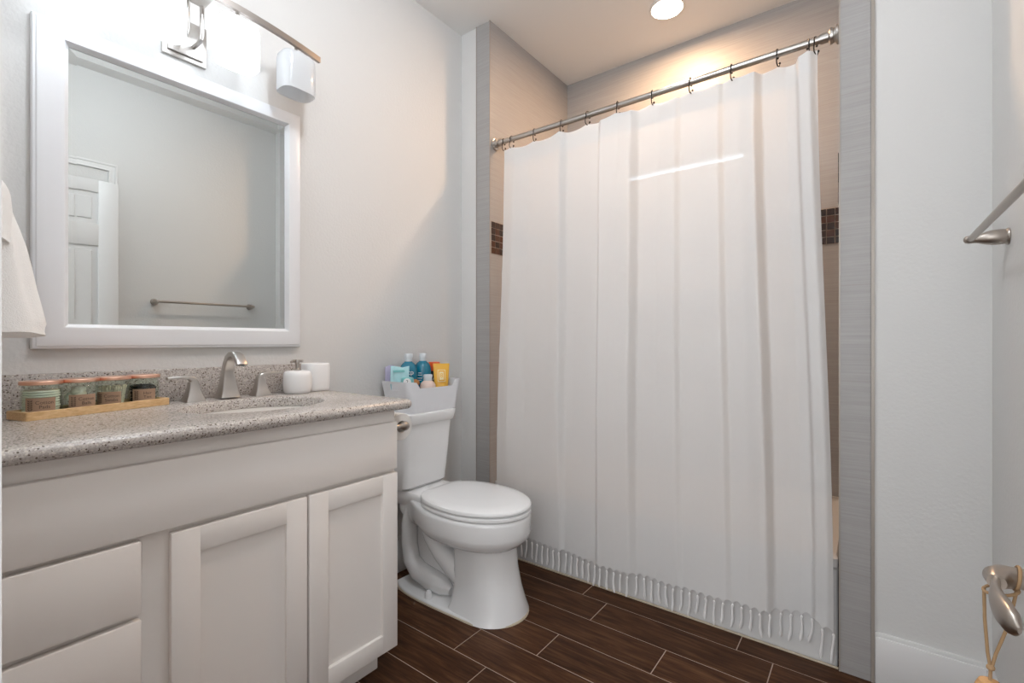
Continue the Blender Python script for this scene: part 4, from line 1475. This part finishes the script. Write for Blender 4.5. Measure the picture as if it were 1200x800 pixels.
r0 = ring_mesh()
for i, x in enumerate(RX):
    o = r0 if i == 0 else r0.copy()
    if i:
        COL.objects.link(o)
    o.location = (x, RY, RZ - 0.002)
    o.rotation_euler = (0, 0, (0.25, -0.1, 0.3, 0.15, -0.15, 0.1, 0.2, 0.0, 0.05, 0.0, 0.25, -0.2)[i])
    tag(o, 'black wire ' + LBL[i], 'curtain ring', 'black rings on the curtain rod')

cur = thing('shower_curtain', 'sheer white cotton shower curtain with a knotted fringe hanging in the shower opening', 'curtain', (0.95, 1.9, 0.03))
# depth profile across the width: broad folds with creases; x as seen, y offset towards the room is negative
KN = [(0.0, -0.004), (0.051, -0.014), (0.119, -0.003), (0.198, -0.012), (0.258, -0.022), (0.275, 0.0), (0.33, -0.004), (0.392, -0.010), (0.406, -0.034), (0.465, -0.028), (0.508, -0.034), (0.526, -0.002), (0.587, 0.0), (0.642, -0.014), (0.657, -0.001), (0.708, -0.008), (0.766, -0.015), (0.780, 0.003), (0.817, -0.006), (0.860, -0.026), (0.876, 0.022), (0.93, 0.028), (0.953, 0.022), (0.963, -0.026), (0.985, -0.032), (1.0, -0.012)]


def fold(s):
    for i in range(len(KN) - 1):
        if KN[i][0] <= s <= KN[i + 1][0]:
            t = (s - KN[i][0]) / (KN[i + 1][0] - KN[i][0])
            t = 0.5 * t + 0.5 * t * t * (3 - 2 * t)
            return KN[i][1] + (KN[i + 1][1] - KN[i][1]) * t
    return 0.0


NT = 46
NX, NZ = NT * 7 + 1, 56
ZTOP, ZHEM = 2.062, 0.128
crn = random.Random(11)
wr_ = [(crn.uniform(0.3, 1.4), crn.uniform(0, 6), crn.uniform(2, 7), crn.uniform(0, 6)) for _ in range(4)]


def curt(s, v):
    """s 0..1 along the width, v 0 top .. 1 hem"""
    xt = 0.272 + (1.628 - 0.272) * s
    xb_ = 0.262 + (1.676 - 0.262) * s
    sh = v ** 0.8
    x = xt + (xb_ - xt) * (0.15 * v + 0.85 * smoothstep(0.0, 0.9, v))
    # swing out over the tub edge
    yb = RY + 0.0 - 0.050 * smoothstep(0.0, 0.85, v)
    amp = 0.85 + 0.55 * smoothstep(0.0, 0.12, v) - 0.75 * smoothstep(0.6, 1.0, v)
    y = yb - 0.004 + amp * fold(min(1, max(0, s + 0.004 * math.sin(3 * v + 9 * s))))
    y += 0.0035 * math.sin(17 * s + 4 * v) * v
    for c_, p_, f_, q_ in wr_:
        y += 0.0016 * math.sin(f_ * 9 * s + p_ + v * c_ * 4) * math.sin(v * 5 * c_ + q_)
    # horizontal storage creases
    for vc in (0.33, 0.53, 0.74):
        dd = (v - vc - 0.006 * math.sin(8 * s)) / 0.006
        y -= 0.0022 * math.exp(-dd * dd)
    return x, y


def ztop(s):
    x = 0.272 + (1.628 - 0.272) * s
    d = 0
    for a, c in zip(RX[:-1], RX[1:]):
        if a <= x <= c:
            t = (x - a) / (c - a)
            d = 4 * t * (1 - t) * min(0.012, 0.10 * (c - a))
    return ZTOP + 0.008 * smoothstep(0.25, 0.9, s) - d + 0.002


def zhem(s):
    # scallops between knots
    ph = (s * NT) % 1.0
    sag = 0.112 + interp(s, [(0, 0.012), (0.10, 0.010), (0.35, -0.006), (0.6, -0.005), (0.85, 0.008), (0.93, 0.028), (0.96, 0.030), (1, 0.012)])
    return sag + 0.016 * math.sin(PI * ph) ** 0.7


def cfn(i, j):
    s = i / (NX - 1)
    v = j / (NZ - 1)
    x, y = curt(s, v)
    z0, z1 = ztop(s), zhem(s)
    return Vector((x, y, z0 + (z1 - z0) * v))


b = MB(); b.grid(cfn, NX, NZ)
fab = b.build('curtain_fabric', M['curtain'], cur, 180)
# doubled header band behind the top edge
b = MB()
b.grid(lambda i, j: cfn(i, 0) + Vector((0, 0.0035, -0.001)) if j == 0 else Vector((curt(i / (NX - 1), 0.002 + 0.036 * j / 4)[0], curt(i / (NX - 1), 0.036 * j / 4)[1] + 0.0035, ztop(i / (NX - 1)) - 0.075 * j / 4)), NX, 5)
b.build('header_band', M['curtain'], cur, 180)
# knotted tassels, one mesh each
trn = random.Random(4)
for k in range(NT + 1):
    s = min(1.0, max(0.0, k / NT))
    x, y = curt(s, 1.0)
    z = zhem(s)
    ln = 0.074 + trn.uniform(-0.008, 0.008) + 0.010 * smoothstep(0.85, 0.95, s)
    b = MB()
    dx, dy = trn.uniform(-0.007, 0.007), trn.uniform(-0.006, 0.002)
    if k > NT - 5:
        dx += trn.uniform(-0.012, 0.004)
    b.sphere((x, y, z - 0.004), 0.0044, (1, 0.9, 1.25), 10)
    pts, rs = [], []
    for q in range(8):
        t = q / 7
        pts.append((x + dx * t * t + 0.0015 * math.sin(5 * t + k), y + dy * t, z - 0.006 - ln * t))
        rs.append(interp(t, [(0, 0.0042), (0.15, 0.0032), (0.6, 0.0044), (0.9, 0.0056), (1, 0.0026)]))
    b.tube(pts, rs, 8)
    b.build('tassel', M['fringe'], cur, 60)

# ------------------------------------------------------------------ recessed lamps
def can(x, y, r, label):
    t = thing('recessed_light', label, 'ceiling light', (x, y, ZC))
    b = MB(); b.lathe([(r, -0.0005), (r + 0.012, -0.0005), (r + 0.012, -0.004), (r + 0.004, -0.007), (r, -0.006), (r - 0.002, -0.0005)], (x, y, ZC), 40)
    b.build('trim_ring', M['trim'], t)
    b = MB(); b.lathe([(0, -0.001), (r - 0.001, -0.001), (r - 0.001, -0.004), (r * 0.7, -0.006), (0, -0.007)], (x, y, ZC), 40)
    b.build('lens', M['can'], t)


# globe lamp added out of view, above the frame, to brighten the room
gl_ = thing('added_fill_lamp', 'white globe fill lamp added on the ceiling over the middle of the room', 'added fill lamp', (1.06, 0.72, ZC))
b = MB(); b.lathe([(0, -0.0005), (0.07, -0.0005), (0.07, -0.010), (0.05, -0.022), (0.03, -0.028), (0.03, -0.065), (0, -0.065)], (1.06, 0.72, ZC), 32)
b.build('canopy', M['nickel'], gl_)
b = MB(); b.sphere((1.06, 0.72, ZC - 0.15), 0.095, n=32)
b.build('globe', M['globe'], gl_)
can(0.965, 2.35, 0.075, 'round warm recessed light in the ceiling above the shower')

# ------------------------------------------------------------------ towel bar
tb = thing('towel_bar', 'satin nickel towel bar on round posts on the right wall', 'towel bar', (XR, 1.35, 1.343))
ry = Matrix.Rotation(-PI / 2, 4, 'Y')
for y in (1.085, 1.690):
    b = MB()
    b.lathe([(0, 0.0003), (0.0205, 0.0003), (0.0215, 0.002), (0.0205, 0.005), (0.0185, 0.007), (0.0190, 0.012), (0.0190, 0.030), (0.0165, 0.042), (0.0125, 0.054), (0.0105, 0.062), (0.0105, 0.074), (0.0085, 0.080), (0.004, 0.083), (0, 0.0835)], (XR, y, 1.343), 28, ry)
    b.build('post', M['nickel2'], tb, 40)
b = MB(); b.tube([(XR - 0.070, 1.085, 1.343), (XR - 0.070, 1.690, 1.343)], 0.0078, 18)
b.build('bar', M['nickel2'], tb)
